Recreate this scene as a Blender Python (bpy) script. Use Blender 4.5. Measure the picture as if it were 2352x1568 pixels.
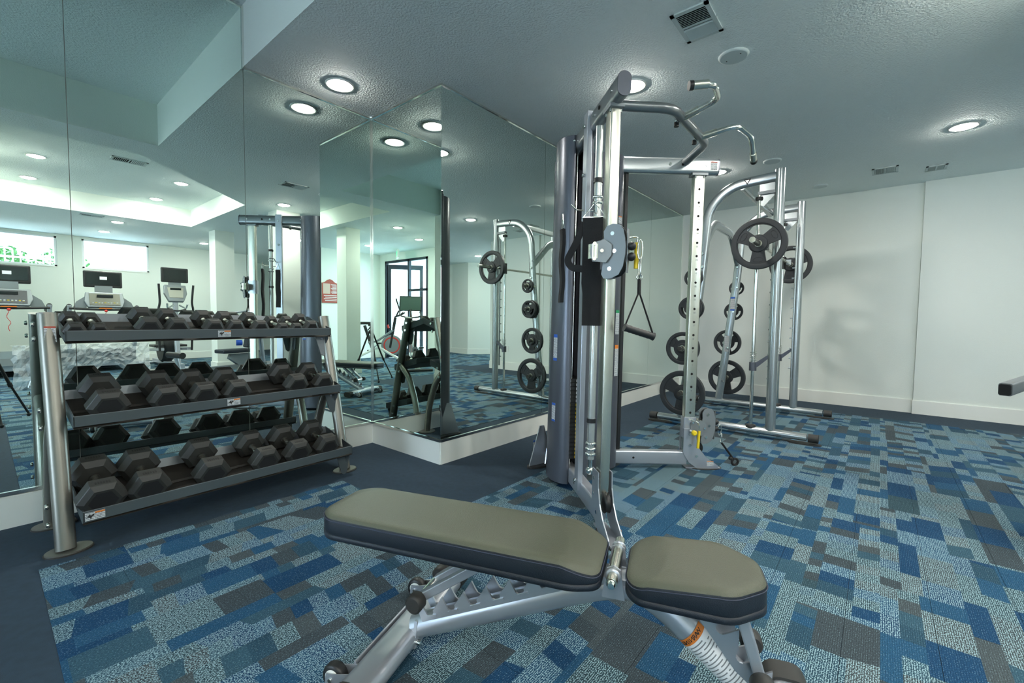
import bpy, bmesh, math, random
from math import sin, cos, pi, radians as RAD
from mathutils import Vector as V, Matrix
random.seed(7)
for o in list(bpy.data.objects): bpy.data.objects.remove(o, do_unlink=True)
SC = bpy.context.scene
COL = SC.collection
# ------------------------------------------------------------------ camera
F_, YAW, PITCH, ROLL, CH, CD = 1015.307, .87787, -.05132, .01134, 1.08225, 2.45413
fw = V((sin(YAW)*cos(PITCH), cos(YAW)*cos(PITCH), sin(PITCH)))
rt = V((cos(YAW), -sin(YAW), 0)); up = rt.cross(fw)
r2 = rt*cos(ROLL) + up*sin(ROLL); u2 = -rt*sin(ROLL) + up*cos(ROLL)
cam = bpy.data.objects.new('camera', bpy.data.cameras.new('camera'))
cam.data.sensor_width = 36; cam.data.lens = F_/2352*36; cam.data.clip_start = .05
M = Matrix((r2, u2, -fw)).transposed().to_4x4(); M.translation = V((0, -CD, CH))
cam.matrix_world = M
COL.objects.link(cam); SC.camera = cam
# ------------------------------------------------------------------ world, exposure
SKY_STRENGTH = 5.6
LAMP_STRENGTH = 138.0
W = bpy.data.worlds.new('world'); SC.world = W; W.use_nodes = True
bg = W.node_tree.nodes['Background']
bg.inputs[0].default_value = (.72, .84, 1, 1); bg.inputs[1].default_value = SKY_STRENGTH
vs = SC.view_settings
vs.view_transform = 'Standard'; vs.look = 'None'; vs.gamma = 1; vs.use_curve_mapping = False
vs.exposure = 1.50
SC.cycles.max_bounces = 12; SC.cycles.diffuse_bounces = 8; SC.cycles.glossy_bounces = 7
SC.cycles.transmission_bounces = 6; SC.cycles.sample_clamp_indirect = 6
SC.cycles.caustics_reflective = False; SC.cycles.caustics_refractive = False
# ------------------------------------------------------------------ materials
def lin(c): return tuple(((x/255)/12.92 if x/255 <= .04045 else ((x/255+.055)/1.055)**2.4) for x in c)
MATS = {}
def mat(name, rgb, rough=.5, metal=0., bump=None, spec=None, emit=None, coat=0., var=None):
    m = bpy.data.materials.new(name); m.use_nodes = True; nt = m.node_tree
    b = nt.nodes['Principled BSDF']
    c = lin(rgb) if max(rgb) > 1.001 else rgb
    b.inputs['Base Color'].default_value = (*c, 1)
    b.inputs['Roughness'].default_value = rough; b.inputs['Metallic'].default_value = metal
    if spec is not None: b.inputs['Specular IOR Level'].default_value = spec
    if coat: b.inputs['Coat Weight'].default_value = coat; b.inputs['Coat Roughness'].default_value = .15
    if emit: b.inputs['Emission Color'].default_value = (*emit[0], 1); b.inputs['Emission Strength'].default_value = emit[1]
    if bump or var:
        g = nt.nodes.new('ShaderNodeNewGeometry') if (bump and bump[0] > 0) else nt.nodes.new('ShaderNodeTexCoord')
        src = g.outputs['Position'] if (bump and bump[0] > 0) else g.outputs['Object']
        n = nt.nodes.new('ShaderNodeTexNoise'); n.inputs['Scale'].default_value = abs(bump[0]) if bump else 40
        n.inputs['Detail'].default_value = 3
        nt.links.new(src, n.inputs['Vector'])
        if bump:
            bp = nt.nodes.new('ShaderNodeBump'); bp.inputs['Strength'].default_value = bump[1]; bp.inputs['Distance'].default_value = bump[2]
            nt.links.new(n.outputs['Fac'], bp.inputs['Height']); nt.links.new(bp.outputs['Normal'], b.inputs['Normal'])
        if var:
            n2 = nt.nodes.new('ShaderNodeTexNoise'); n2.inputs['Scale'].default_value = var[0]; nt.links.new(src, n2.inputs['Vector'])
            mr = nt.nodes.new('ShaderNodeMapRange'); mr.inputs['To Min'].default_value = 1-var[1]; mr.inputs['To Max'].default_value = 1+var[1]
            nt.links.new(n2.outputs['Fac'], mr.inputs['Value'])
            mx = nt.nodes.new('ShaderNodeMix'); mx.data_type = 'RGBA'; mx.blend_type = 'MULTIPLY'; mx.inputs[0].default_value = 1
            mx.inputs[6].default_value = (*c, 1); nt.links.new(mr.outputs[0], mx.inputs[7]); nt.links.new(mx.outputs[2], b.inputs['Base Color'])
    MATS[name] = m; return m
WALL = mat('wall_paint', (.80, .85, .79), .75, bump=(150, .35, .004))
CEIL = mat('ceiling_paint', (.87, .94, .925), .85, bump=(75, .8, .010))
TRIM = mat('trim_paint', (.84, .86, .80), .45)
NAVY = mat('navy_border_carpet', (.022, .045, .070), .95, bump=(900, .5, .003), var=(30, .25))
MIRROR = mat('mirror_glass', (.80, .90, .845), .0, 1.)
CHROME = mat('chrome', (.80, .80, .76), .10, 1.)
BRUSH = mat('brushed_chrome', (.66, .66, .58), .27, 1., bump=(-300, .12, .001))
SILVER = mat('silver_paint', (.50, .53, .58), .30, .65)
SILVER2 = mat('smith_silver', (.46, .50, .51), .24, .8)
PEWTER = mat('pewter_tube', (.24, .235, .205), .36, .75)
SHROUD = mat('gunmetal_shroud', (.115, .125, .15), .33, .45)
SHROUDL = mat('graphite_tube', (.23, .25, .26), .28, .7)
GREYP = mat('grey_plate', (.24, .265, .28), .45, .4)
TRAYM = mat('tray_paint', (.065, .083, .09), .45)
TRAYIN = mat('tray_liner', (.022, .019, .015), .65)
RUBBER = mat('hex_rubber', (.030, .031, .028), .52, bump=(-120, .1, .002))
PLATE = mat('plate_rubber', (.022, .026, .030), .5, bump=(-150, .12, .002))
BLACK = mat('black_plastic', (.012, .013, .014), .45)
DKCAP = mat('rubber_cap', (.030, .030, .028), .55)
VINYL = mat('black_vinyl_lit', (.088, .093, .062), .38, bump=(-520, .55, .0022))  # pad tops: green wall reflection is painted into this lighter base colour
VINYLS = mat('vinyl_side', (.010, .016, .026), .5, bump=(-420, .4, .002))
WEB = mat('nylon_webbing', (.012, .012, .013), .85, bump=(-500, .5, .002))
YELLOW = mat('yellow_plastic', (.85, .62, .02), .4)
REDP = mat('red_plastic', (.6, .04, .03), .4)
BLUEP = mat('blue_pad', (.02, .10, .55), .5)
WHITEP = mat('white_plastic', (.78, .80, .76), .4)
WFRAME = mat('white_vinyl_frame', (.85, .87, .88), .4)
DFRAME = mat('dark_storefront_frame', (.02, .03, .045), .35, .4)
SCREEN = mat('dark_screen', (.015, .02, .02), .12)
BULB = mat('lamp_diffuser', (1, 1, 1), .5, emit=((1, .965, .89), LAMP_STRENGTH))
LABELW = mat('decal_white', (.80, .82, .85), .5)
ORANGE = mat('decal_orange', (.75, .22, .03), .5)
BLUED = mat('decal_blue', (.03, .12, .50), .5)
REDD = mat('decal_red', (.45, .07, .04), .5)
GREEND = mat('decal_green', (.03, .35, .14), .5)
INK = mat('ink', (.02, .02, .02), .6)
GREYINK = mat('ink_grey', (.22, .24, .26), .6)
HOLE = mat('dark_hole', (.004, .004, .004), .9)
GLASS = mat('window_glass', (.9, .95, 1), .02)
_n = GLASS.node_tree.nodes; _l = GLASS.node_tree.links; _t = _n.new('ShaderNodeBsdfTransparent'); _t.inputs[0].default_value = (.92, .96, .97, 1)
_g = _n.new('ShaderNodeBsdfGlossy'); _g.inputs['Roughness'].default_value = 0; _m = _n.new('ShaderNodeMixShader'); _m.inputs[0].default_value = .05
_l.new(_t.outputs[0], _m.inputs[1]); _l.new(_g.outputs[0], _m.inputs[2]); _l.new(_m.outputs[0], _n['Material Output'].inputs['Surface'])
WRAP = mat('plastic_wrap', (.8, .85, .9), .12, bump=(40, 1, .03))
_b = WRAP.node_tree.nodes['Principled BSDF']; _b.inputs['Alpha'].default_value = .45

def carpet_material():
    m = bpy.data.materials.new('block_carpet'); m.use_nodes = True; nt = m.node_tree; N = nt.nodes; L = nt.links
    b = N['Principled BSDF']; b.inputs['Roughness'].default_value = .95; b.inputs['Specular IOR Level'].default_value = .15
    def nd(t, **k):
        n = N.new(t)
        for a, v in k.items(): setattr(n, a, v)
        return n
    def ma(op, a, bb=None, c=None):
        n = nd('ShaderNodeMath', operation=op)
        for i, v in enumerate((a, bb, c)):
            if v is None: continue
            if isinstance(v, (int, float)): n.inputs[i].default_value = v
            else: L.new(v, n.inputs[i])
        return n.outputs[0]
    def comb(x, y, z=0.):
        n = nd('ShaderNodeCombineXYZ')
        for i, v in enumerate((x, y, z)):
            if isinstance(v, (int, float)): n.inputs[i].default_value = v
            else: L.new(v, n.inputs[i])
        return n.outputs[0]
    def rnd(vec):
        n = nd('ShaderNodeTexWhiteNoise', noise_dimensions='3D'); L.new(vec, n.inputs['Vector']); return n.outputs['Value']
    geo = nd('ShaderNodeNewGeometry'); sp = nd('ShaderNodeSeparateXYZ'); L.new(geo.outputs['Position'], sp.inputs[0])
    X, Y = sp.outputs[0], sp.outputs[1]
    yp = ma('DIVIDE', ma('ADD', Y, 20.0), .25); pl = ma('FLOOR', yp); f = ma('FRACT', yp)
    # planks 1 m long, staggered per row
    xs = ma('ADD', ma('ADD', X, 20.), ma('MULTIPLY', rnd(comb(pl, 3.1)), 1.0)); plx = ma('FLOOR', xs)
    s1 = ma('MULTIPLY_ADD', rnd(comb(pl, plx, 5.)), .34, .22); s2 = ma('MULTIPLY_ADD', rnd(comb(pl, plx, 9.)), .28, .62)
    sub = ma('ADD', ma('GREATER_THAN', f, s1), ma('GREATER_THAN', f, s2))
    row = ma('MULTIPLY_ADD', pl, 3., sub)
    key = ma('MULTIPLY_ADD', plx, 7.3, row)
    r1 = rnd(comb(row, plx, 1.)); r2_ = rnd(comb(row, plx, 2.))
    # slanted cell ends in some rows
    sh = ma('MULTIPLY', ma('SUBTRACT', r1, .5), ma('MULTIPLY', ma('GREATER_THAN', r2_, .45), 1.6))
    ln = ma('MULTIPLY_ADD', ma('POWER', r2_, 2.), 13., 3.4)
    u = ma('ADD', ma('MULTIPLY', X, ln), ma('MULTIPLY_ADD', f, sh, ma('MULTIPLY', r1, 17.)))
    cell = ma('FLOOR', u)
    h = rnd(comb(cell, key, 11.)); h2 = rnd(comb(cell, key, 23.))
    ramp = nd('ShaderNodeValToRGB'); ramp.color_ramp.interpolation = 'CONSTANT'
    e = ramp.color_ramp.elements; cols = [(0, (.012, .055, .125)), (.20, (.020, .080, .155)), (.34, (.036, .090, .130)), (.46, (.048, .066, .078)), (.62, (.062, .082, .092)), (.74, (.034, .072, .092)), (.88, (.026, .070, .108))]
    while len(e) < len(cols): e.new(.5)
    for el, (p, c) in zip(e, cols): el.position = p; el.color = (*c, 1)
    L.new(h, ramp.inputs[0])
    # loop stipple: light yarn points over the ground colour
    st = nd('ShaderNodeTexNoise'); st.inputs['Scale'].default_value = 1.; st.inputs['Detail'].default_value = 1.5
    L.new(comb(ma('MULTIPLY', X, 190.), ma('MULTIPLY', Y, 270.)), st.inputs['Vector'])
    rib = ma('SINE', ma('MULTIPLY', Y, 2*pi/.0062))
    loop = ma('MULTIPLY_ADD', rib, .07, st.outputs['Fac'])
    light = ma('MAXIMUM', ma('GREATER_THAN', h2, .58), ma('MULTIPLY', ma('GREATER_THAN', h, .74), ma('LESS_THAN', h, .88)))
    thr = ma('SUBTRACT', .66, ma('MULTIPLY', light, .12))
    k = nd('ShaderNodeMapRange'); L.new(loop, k.inputs['Value']); L.new(ma('SUBTRACT', thr, .035), k.inputs['From Min']); L.new(ma('ADD', thr, .035), k.inputs['From Max'])
    amt = ma('MULTIPLY', k.outputs[0], ma('MULTIPLY_ADD', light, .60, .28))
    mx = nd('ShaderNodeMix', data_type='RGBA'); L.new(amt, mx.inputs[0]); L.new(ramp.outputs[0], mx.inputs[6]); mx.inputs[7].default_value = (.30, .45, .50, 1)
    dk = nd('ShaderNodeMapRange'); L.new(loop, dk.inputs['Value']); dk.inputs['From Min'].default_value = .25; dk.inputs['From Max'].default_value = .55; dk.inputs['To Min'].default_value = .55; dk.inputs['To Max'].default_value = 1.1
    m2 = nd('ShaderNodeMix', data_type='RGBA', blend_type='MULTIPLY'); m2.inputs[0].default_value = 1; L.new(mx.outputs[2], m2.inputs[6]); L.new(dk.outputs[0], m2.inputs[7])
    L.new(m2.outputs[2], b.inputs['Base Color'])
    bp = nd('ShaderNodeBump'); bp.inputs['Strength'].default_value = .5; bp.inputs['Distance'].default_value = .003
    L.new(loop, bp.inputs['Height']); L.new(bp.outputs[0], b.inputs['Normal'])
    return m
CARPET = carpet_material()

def decal_material(name, base, axis, freq, header=None):
    """printed sticker: rows of small dark marks on a light ground, local (object) coordinates"""
    m = bpy.data.materials.new(name); m.use_nodes = True; nt = m.node_tree; N = nt.nodes; L = nt.links
    b = N['Principled BSDF']; b.inputs['Roughness'].default_value = .45
    tc = N.new('ShaderNodeTexCoord'); sp = N.new('ShaderNodeSeparateXYZ'); L.new(tc.outputs['Object'], sp.inputs[0])
    w = N.new('ShaderNodeMath'); w.operation = 'SINE'; mu = N.new('ShaderNodeMath'); mu.operation = 'MULTIPLY'; mu.inputs[1].default_value = freq
    L.new(sp.outputs[axis], mu.inputs[0]); L.new(mu.outputs[0], w.inputs[0])
    n = N.new('ShaderNodeTexNoise'); n.inputs['Scale'].default_value = 160; n.inputs['Detail'].default_value = 2; L.new(tc.outputs['Object'], n.inputs['Vector'])
    ad = N.new('ShaderNodeMath'); ad.operation = 'MULTIPLY_ADD'; ad.inputs[1].default_value = .28; L.new(w.outputs[0], ad.inputs[0]); L.new(n.outputs['Fac'], ad.inputs[2])
    gt = N.new('ShaderNodeMath'); gt.operation = 'GREATER_THAN'; gt.inputs[1].default_value = .62; L.new(ad.outputs[0], gt.inputs[0])
    mx = N.new('ShaderNodeMix'); mx.data_type = 'RGBA'; mx.inputs[6].default_value = (*base, 1); mx.inputs[7].default_value = (.10, .12, .14, 1)
    L.new(gt.outputs[0], mx.inputs[0]); L.new(mx.outputs[2], b.inputs['Base Color'])
    return m
PRINT = decal_material('printed_decal', (.66, .69, .70), 1, 900)
PRINTB = decal_material('printed_decal_bench', (.74, .77, .82), 1, 700)
# ------------------------------------------------------------------ mesh builder
class MB:
    def __init__(s): s.v = []; s.f = []; s.sm = []
    def add(s, vs_, fs, smooth=False):
        o = len(s.v); s.v += [tuple(v) for v in vs_]; s.f += [tuple(i+o for i in f) for f in fs]; s.sm += [smooth]*len(fs); return s
    def box(s, c, d, R=None):
        c = V(c); hx, hy, hz = d[0]/2, d[1]/2, d[2]/2
        vs_ = [V((x*hx, y*hy, z*hz)) for z in (-1, 1) for y in (-1, 1) for x in (-1, 1)]
        if R is not None: vs_ = [R @ v for v in vs_]
        return s.add([c+v for v in vs_], [(0, 2, 3, 1), (4, 5, 7, 6), (0, 1, 5, 4), (2, 6, 7, 3), (0, 4, 6, 2), (1, 3, 7, 5)])
    def bb(s, x0, x1, y0, y1, z0, z1): return s.box(((x0+x1)/2, (y0+y1)/2, (z0+z1)/2), (x1-x0, y1-y0, z1-z0))
    def loft(s, rings, smooth=True, cap=True, closed=False):
        n = len(rings[0]); vs_ = [p for r in rings for p in r]; fs = []
        for i in range(len(rings)-1 + (1 if closed else 0)):
            a, b = i*n, ((i+1) % len(rings))*n
            for j in range(n):
                k = (j+1) % n; fs.append((a+j, a+k, b+k, b+j))
        s.add(vs_, fs, smooth)
        if cap and not closed:
            s.add(rings[0], [tuple(range(n))[::-1]]); s.add(rings[-1], [tuple(range(n))])
        return s
    def sweep(s, pts, prof, upv=(0, 0, 1), smooth=True, closed=False, cap=True, scale=None):
        pts = [V(p) for p in pts]; n = len(pts); rings = []; U = V(upv)
        for i, p in enumerate(pts):
            if closed: a, b = pts[i-1], pts[(i+1) % n]
            else: a, b = pts[max(i-1, 0)], pts[min(i+1, n-1)]
            t = (b-a).normalized(); side = t.cross(U)
            if side.length < 1e-4: side = t.cross(V((1, 0, 0)) if abs(t.x) < .9 else V((0, 1, 0)))
            side.normalize(); w = side.cross(t).normalized(); k = 1.
            if closed or 0 < i < n-1:
                d1 = (p-a).normalized(); k = 1/max(.5, math.sqrt(max(0, (1+d1.dot((b-p).normalized()))/2)))
                nb = ((b-p).normalized()-d1)
                if nb.length > 1e-5:
                    nb.normalize()
                else: nb = None
            else: nb = None
            sc = scale[i] if scale else 1.
            ring = []
            for (x, y) in prof:
                q = side*x*sc + w*y*sc
                if nb is not None: q += nb*(q.dot(nb))*(k-1)
                ring.append(p+q)
            rings.append(ring)
        return s.loft(rings, smooth, cap, closed)
    def cyl(s, a, b, r, n=20, r1=None):
        pr = [(cos(2*pi*i/n), sin(2*pi*i/n)) for i in range(n)]
        return s.sweep([a, b], pr, scale=[r, r if r1 is None else r1], upv=(0, 0, 1) if abs((V(b)-V(a)).normalized().z) < .99 else (0, 1, 0))
    def tube(s, pts, r, n=16, fil=0., upv=(0, 0, 1), closed=False):
        if fil: pts = fillet(pts, fil)
        return s.sweep(pts, circ(r, n), upv, closed=closed)
    def lathe(s, prof, O, ax, n=32, smooth=True):
        """prof: list of (radius, height) along axis"""
        O = V(O); ax = V(ax).normalized(); a = ax.orthogonal().normalized(); b = ax.cross(a)
        rings = [[O+ax*h+(a*cos(2*pi*i/n)+b*sin(2*pi*i/n))*r for i in range(n)] for r, h in prof]
        return s.loft(rings, smooth)
    def prism(s, poly, O, U, W_, t, N=None):
        O, U, W_ = V(O), V(U).normalized(), V(W_).normalized(); n = N or U.cross(W_); n = V(n).normalized()*t
        A = [O+U*x+W_*y-n*.5 for x, y in poly]; B = [p+n for p in A]; k = len(poly)
        s.add(A+B, [tuple(range(k))[::-1], tuple(range(k, 2*k))]+[(i, (i+1) % k, k+(i+1) % k, k+i) for i in range(k)])
        return s
    def ball(s, c, r, n=14, sc=(1, 1, 1)):
        c = V(c); rings = []
        for i in range(n//2+1):
            a = -pi/2+pi*i/(n//2); rr = max(cos(a), .02)
            rings.append([c+V((r*sc[0]*rr*cos(2*pi*j/n), r*sc[1]*rr*sin(2*pi*j/n), r*sc[2]*sin(a))) for j in range(n)])
        return s.loft(rings)
    def mesh(s, name):
        me = bpy.data.meshes.new(name); me.from_pydata(s.v, [], s.f)
        me.polygons.foreach_set('use_smooth', s.sm)
        bm = bmesh.new(); bm.from_mesh(me); bmesh.ops.recalc_face_normals(bm, faces=bm.faces); bm.to_mesh(me); bm.free()
        return me
def circ(r, n=16): return [(r*cos(2*pi*i/n), r*sin(2*pi*i/n)) for i in range(n)]
def stad(w, h, n=8):
    """flat-sided oval: width w (side), height h (up)"""
    out = []
    if w >= h:
        r = h/2; d = w/2-r
        for i in range(n+1): a = -pi/2+pi*i/n; out.append((d+r*cos(a), r*sin(a)))
        for i in range(n+1): a = pi/2+pi*i/n; out.append((-d+r*cos(a), r*sin(a)))
    else:
        r = w/2; d = h/2-r
        for i in range(n+1): a = pi*i/n; out.append((r*cos(a), d+r*sin(a)))
        for i in range(n+1): a = pi+pi*i/n; out.append((r*cos(a), -d+r*sin(a)))
    return out
def rrect(w, h, r, n=4):
    out = []
    for cx, cy, a0 in ((w/2-r, h/2-r, 0), (-w/2+r, h/2-r, pi/2), (-w/2+r, -h/2+r, pi), (w/2-r, -h/2+r, 1.5*pi)):
        for i in range(n+1): a = a0+pi/2*i/n; out.append((cx+r*cos(a), cy+r*sin(a)))
    return out
def fillet(pts, r, n=6):
    pts = [V(p) for p in pts]; out = [pts[0]]
    for i in range(1, len(pts)-1):
        a, p, b = pts[i-1], pts[i], pts[i+1]; d1 = (a-p); d2 = (b-p)
        rr = min(r, d1.length*.48, d2.length*.48); A = p+d1.normalized()*rr; B = p+d2.normalized()*rr
        for k in range(n+1):
            t = k/n; out.append(A*(1-t)**2+p*2*t*(1-t)+B*t*t)
    out.append(pts[-1]); return out
def obj(name, mb, m, parent=None, label=None, kind=None, bevel=0):
    me = mb.mesh(name) if isinstance(mb, MB) else mb
    o = bpy.data.objects.new(name, me); COL.objects.link(o)
    if m is not None and not me.materials: me.materials.append(m)
    if parent is not None: o.parent = parent
    if label: o['label'] = label
    if kind: o['kind'] = kind
    if bevel:
        md = o.modifiers.new('bevel', 'BEVEL'); md.width = bevel; md.segments = 2; md.limit_method = 'ANGLE'; md.angle_limit = .7
    return o
def thing(name, label, cat, loc=(0, 0, 0), rz=0., group=None):
    o = bpy.data.objects.new(name, None); COL.objects.link(o); o.empty_display_size = .1
    o.location = loc; o.rotation_euler = (0, 0, rz); o['label'] = label; o['category'] = cat
    if group: o['group'] = group
    return o
def tag(o, label, cat, group=None):
    o['label'] = label; o['category'] = cat
    if group: o['group'] = group
    return o
def kids(o): return [c for c in COL.objects if c.parent == o]
def dup(o, loc=None, rot=None, label=None, parent=None):
    c = o.copy(); COL.objects.link(c)
    if parent is not None: c.parent = parent
    if loc is not None: c.location = loc
    if rot is not None: c.rotation_euler = rot
    if label: c['label'] = label
    for k in kids(o): dup(k, parent=c)
    return c
def frame(O, X, Y):
    X = V(X).normalized(); Y = V(Y); Y = (Y-X*Y.dot(X)).normalized(); Z = X.cross(Y)
    m = Matrix((X, Y, Z)).transposed().to_4x4(); m.translation = V(O); return m
def sticker(parent, O, X, Y, w, h, head=None, m=None, name='sticker', foot=None):
    """flat printed decal; X along its width, Y up its height"""
    o = obj(name, MB().box((0, 0, 0), (w, h, .0012)), m or PRINT, parent)
    o.matrix_local = frame(O, X, Y)
    if head: obj('header_band', MB().box((0, h*.5-h*.06, .0004), (w, h*.12, .0012)), head, o)
    if foot: obj('footer_band', MB().box((0, -h*.5+h*.05, .0004), (w, h*.10, .0012)), foot, o)
    return o
def text(parent, s, O, X, Y, size, m, name='lettering'):
    cu = bpy.data.curves.new(name, 'FONT'); cu.body = s; cu.size = size; cu.extrude = .0004; cu.align_x = 'CENTER'; cu.align_y = 'CENTER'; cu.resolution_u = 2
    t = bpy.data.objects.new('tmp', cu); COL.objects.link(t)
    dg = bpy.context.evaluated_depsgraph_get(); me = bpy.data.meshes.new_from_object(t.evaluated_get(dg)); bpy.data.objects.remove(t)
    me.materials.clear(); me.materials.append(m)
    o = obj(name, me, None, parent); o.matrix_local = frame(O, X, Y); return o
# ================================================================== ROOM
A, XC, XD, H, TB = .88058, 2.14289, 7.18466, 2.745, .159
TZ = 3.06; T1Z = 3.14
WL = -.53
def struct(name, mb, m, parent=None): return obj(name, mb, m, parent, kind='structure')
# floor: base slab (navy border shows where no tiles lie) and 0.25 x 1 m carpet planks
floor = struct('floor', MB().bb(-6, 12.5, -12.5, 1.4, -.12, 0), NAVY)
tile_me = MB().box((0, 0, .0012), (.9985, .2485, .0026)).mesh('carpet_tile'); tile_me.materials.append(CARPET)
def plank_rows(x0, x1, y0, y1, ph=0):
    out = []; y = y1; r = 0
    while y > y0+.01:
        yy = max(y-.25, y0); off = ((r*0.37+ph) % 1.); x = x0-off
        while x < x1-.01:
            a, b = max(x, x0), min(x+1, x1)
            if b-a > .01: out.append((a, b, yy, y))
            x += 1
        y -= .25; r += 1
    return out
near = plank_rows(.125, 6.50, -4.65, -.65) + plank_rows(.125, 1.50, -.65, .232, .4)
far = plank_rows(-2.4, 10.2, -8.9, -4.65) + plank_rows(-2.4, .125, -4.65, -2.36)
for a, b, c, d in near:
    o = bpy.data.objects.new('carpet_tile', tile_me); COL.objects.link(o); o.parent = floor
    o.location = ((a+b)/2, (c+d)/2, 0); o.scale = ((b-a), (d-c)/.25, 1)
mb = MB()
for a, b, c, d in far: mb.bb(a+.001, b-.001, c+.001, d-.001, 0, .0025)
o = obj('carpet_tile_field', mb, CARPET, floor, kind='stuff')
# ceiling with two raised trays
def flat_with_holes(name, outer, holes, z, m):
    bm = bmesh.new(); es = []
    for loop in [outer]+holes:
        vsx = [bm.verts.new((x, y, z)) for x, y in loop]
        for i in range(len(vsx)): es.append(bm.edges.new((vsx[i], vsx[(i+1) % len(vsx)])))
    bmesh.ops.triangle_fill(bm, use_beauty=True, use_dissolve=False, edges=es)
    for f in bm.faces:
        if f.normal.z > 0: f.normal_flip()
    me = bpy.data.meshes.new(name); bm.to_mesh(me); bm.free(); me.materials.append(m)
    return me
TL = -3.2
T1 = [(TL, -1.33), (1.182, -1.33), (1.182, A+.03), (TL, A+.03)]
T2 = [(.10, -1.78), (1.13, -1.78), (2.61, -3.20), (2.61, -5.85), (.10, -5.85)]
OUT = [(-5.5, -12), (12, -12), (12, A+.03), (1.182, A+.03), (1.182, -1.33), (TL, -1.33), (TL, A+.03), (-5.5, A+.03)]
ceiling = struct('ceiling', flat_with_holes('ceiling', OUT, [T2], H, CEIL), CEIL)
mb = MB()
for T, z in ((T1, T1Z), (T2, TZ)):
    n = len(T)
    for i in range(n):
        a, b = T[i], T[(i+1) % n]
        mb.add([(a[0], a[1], H), (b[0], b[1], H), (b[0], b[1], z), (a[0], a[1], z)], [(0, 1, 2, 3)])
struct('tray_side', mb, WALL, ceiling)
for T, z in ((T1, T1Z), (T2, TZ)):
    struct('tray_top', MB().prism([(x, y) for x, y in T], (0, 0, z+.01), (1, 0, 0), (0, 1, 0), .02), CEIL, ceiling)
struct('roof_slab', MB().bb(-5.7, 12.2, -12.2, 1.4, 3.30, 3.4), CEIL, ceiling)
# walls
def wall(name, p, q, z0, z1, t, holes=(), m=WALL, base=True, bname=None):
    """vertical wall from p to q, room on the left-hand side of p->q; t thickness outward; holes (s0,s1,z0,z1)"""
    p, q = V((*p, 0)), V((*q, 0)); d = (q-p); Ln = d.length; d.normalize(); n = V((d.y, -d.x, 0))
    mb = MB(); R = Matrix((d, n, V((0, 0, 1)))).transposed()
    xs = sorted({0, Ln, *[h[0] for h in holes], *[h[1] for h in holes]})
    for a, b in zip(xs, xs[1:]):
        hs = sorted([h for h in holes if h[0] < (a+b)/2 < h[1]], key=lambda h: h[2]); z = z0
        for h in hs+[(0, 0, z1, z1)]:
            if h[2]-z > .001: mb.box(p+d*((a+b)/2)+n*t/2+V((0, 0, (z+h[2])/2)), (b-a, t, h[2]-z), R)
            z = h[3]
    w = struct(name, mb, m)
    if base:
        bb_ = MB().box(p+d*(Ln/2)-n*.007+V((0, 0, TB/2)), (Ln+.014, .014, TB), R).box(p+d*(Ln/2)-n*.0055+V((0, 0, TB+.002)), (Ln+.01, .011, .006), R)
        struct(bname or 'baseboard_'+name.split('_', 1)[1], bb_, TRIM)
    return w
G = .008  # mirror stands this far off the wall
wall('wall_mirror_recess', (XC-.0, A+G), (-4.6, A+G), 0, 3.3, .12)
wall('wall_mirror_return', (XC+G, G+.001), (XC+G, A+G), 0, H, .1)
wall('wall_mirror_long', (XD, G), (XC+G, G), 0, H, .12)
wall('wall_right', (XD, -2.80), (XD, G), 0, H, .12)
wall('wall_right_near', (XD-.045, -4.10), (XD-.045, -2.80), 0, H, .17)
wall('wall_right_end', (12, -4.098), (XD+.10, -4.098), 0, H, .12)
wall('wall_hall_a', (8.9, -11.2), (9.48, -7.87), 0, H, .1); wall('wall_hall_b', (9.48, -7.87), (9.37, -7.06), 0, H, .1); wall('wall_hall_c', (9.37, -7.06), (12, -4.8), 0, H, .1)
wall('wall_left', (-4.6, A+G), (-4.6, -1.7), 0, 3.3, .14, holes=[(.25, 2.25, .12, 2.55)], base=False)
mb = MB()
for s in (.25, .90, 1.57, 2.19): mb.bb(-4.66, -4.59, A+G-s-.06, A+G-s, .12, 2.55)
mb.bb(-4.66, -4.59, A+G-2.25, A+G-.25, .12, .18).bb(-4.66, -4.59, A+G-2.25, A+G-.25, 2.49, 2.55)
w3 = struct('window_3', mb, DFRAME); struct('window_pane', MB().bb(-4.63, -4.622, A+G-2.25, A+G-.25, .15, 2.52), GLASS, w3)
wall('wall_left_end', (WL, -1.45), (-4.6, -1.45), 0, 3.3, .30)
DX = -2.65
wall('wall_door_side', (DX, -1.45), (DX, -6.2), 0, H, .12, holes=[(2.75, 4.50, 0, 2.56)], base=False)
wall('wall_sign', (DX, -6.2), (-.9, -6.2), 0, H, .12)
wall('wall_alcove', (-.9, -6.2), (-.9, -9.1), 0, H, .12)
WY = -9.1
wall('wall_windows', (-.9, WY), (4.9, WY), 0, H, .14, holes=[(.75, 1.98, 2.07, 2.70), (2.36, 3.50, 2.07, 2.70)])
wall('wall_far_side', (4.9, WY), (4.9, -11), 0, H, .12)
wall('wall_far_back', (4.9, -11.0), (9.2, -11.0), 0, H, .12)
def column(x0, x1, y0, y1, n):
    struct(n, MB().bb(x0, x1, y0, y1, 0, H), WALL)
    struct('baseboard_'+n.split('_', 1)[1], MB().bb(x0-.014, x1+.014, y0-.014, y1+.014, 0, TB), TRIM)
column(3.02, 3.38, -3.42, -3.10, 'wall_column_near'); column(2.98, 3.31, -6.15, -5.80, 'wall_column_far'); column(-.40, -.11, -3.80, -3.47, 'wall_column_rear')
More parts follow.
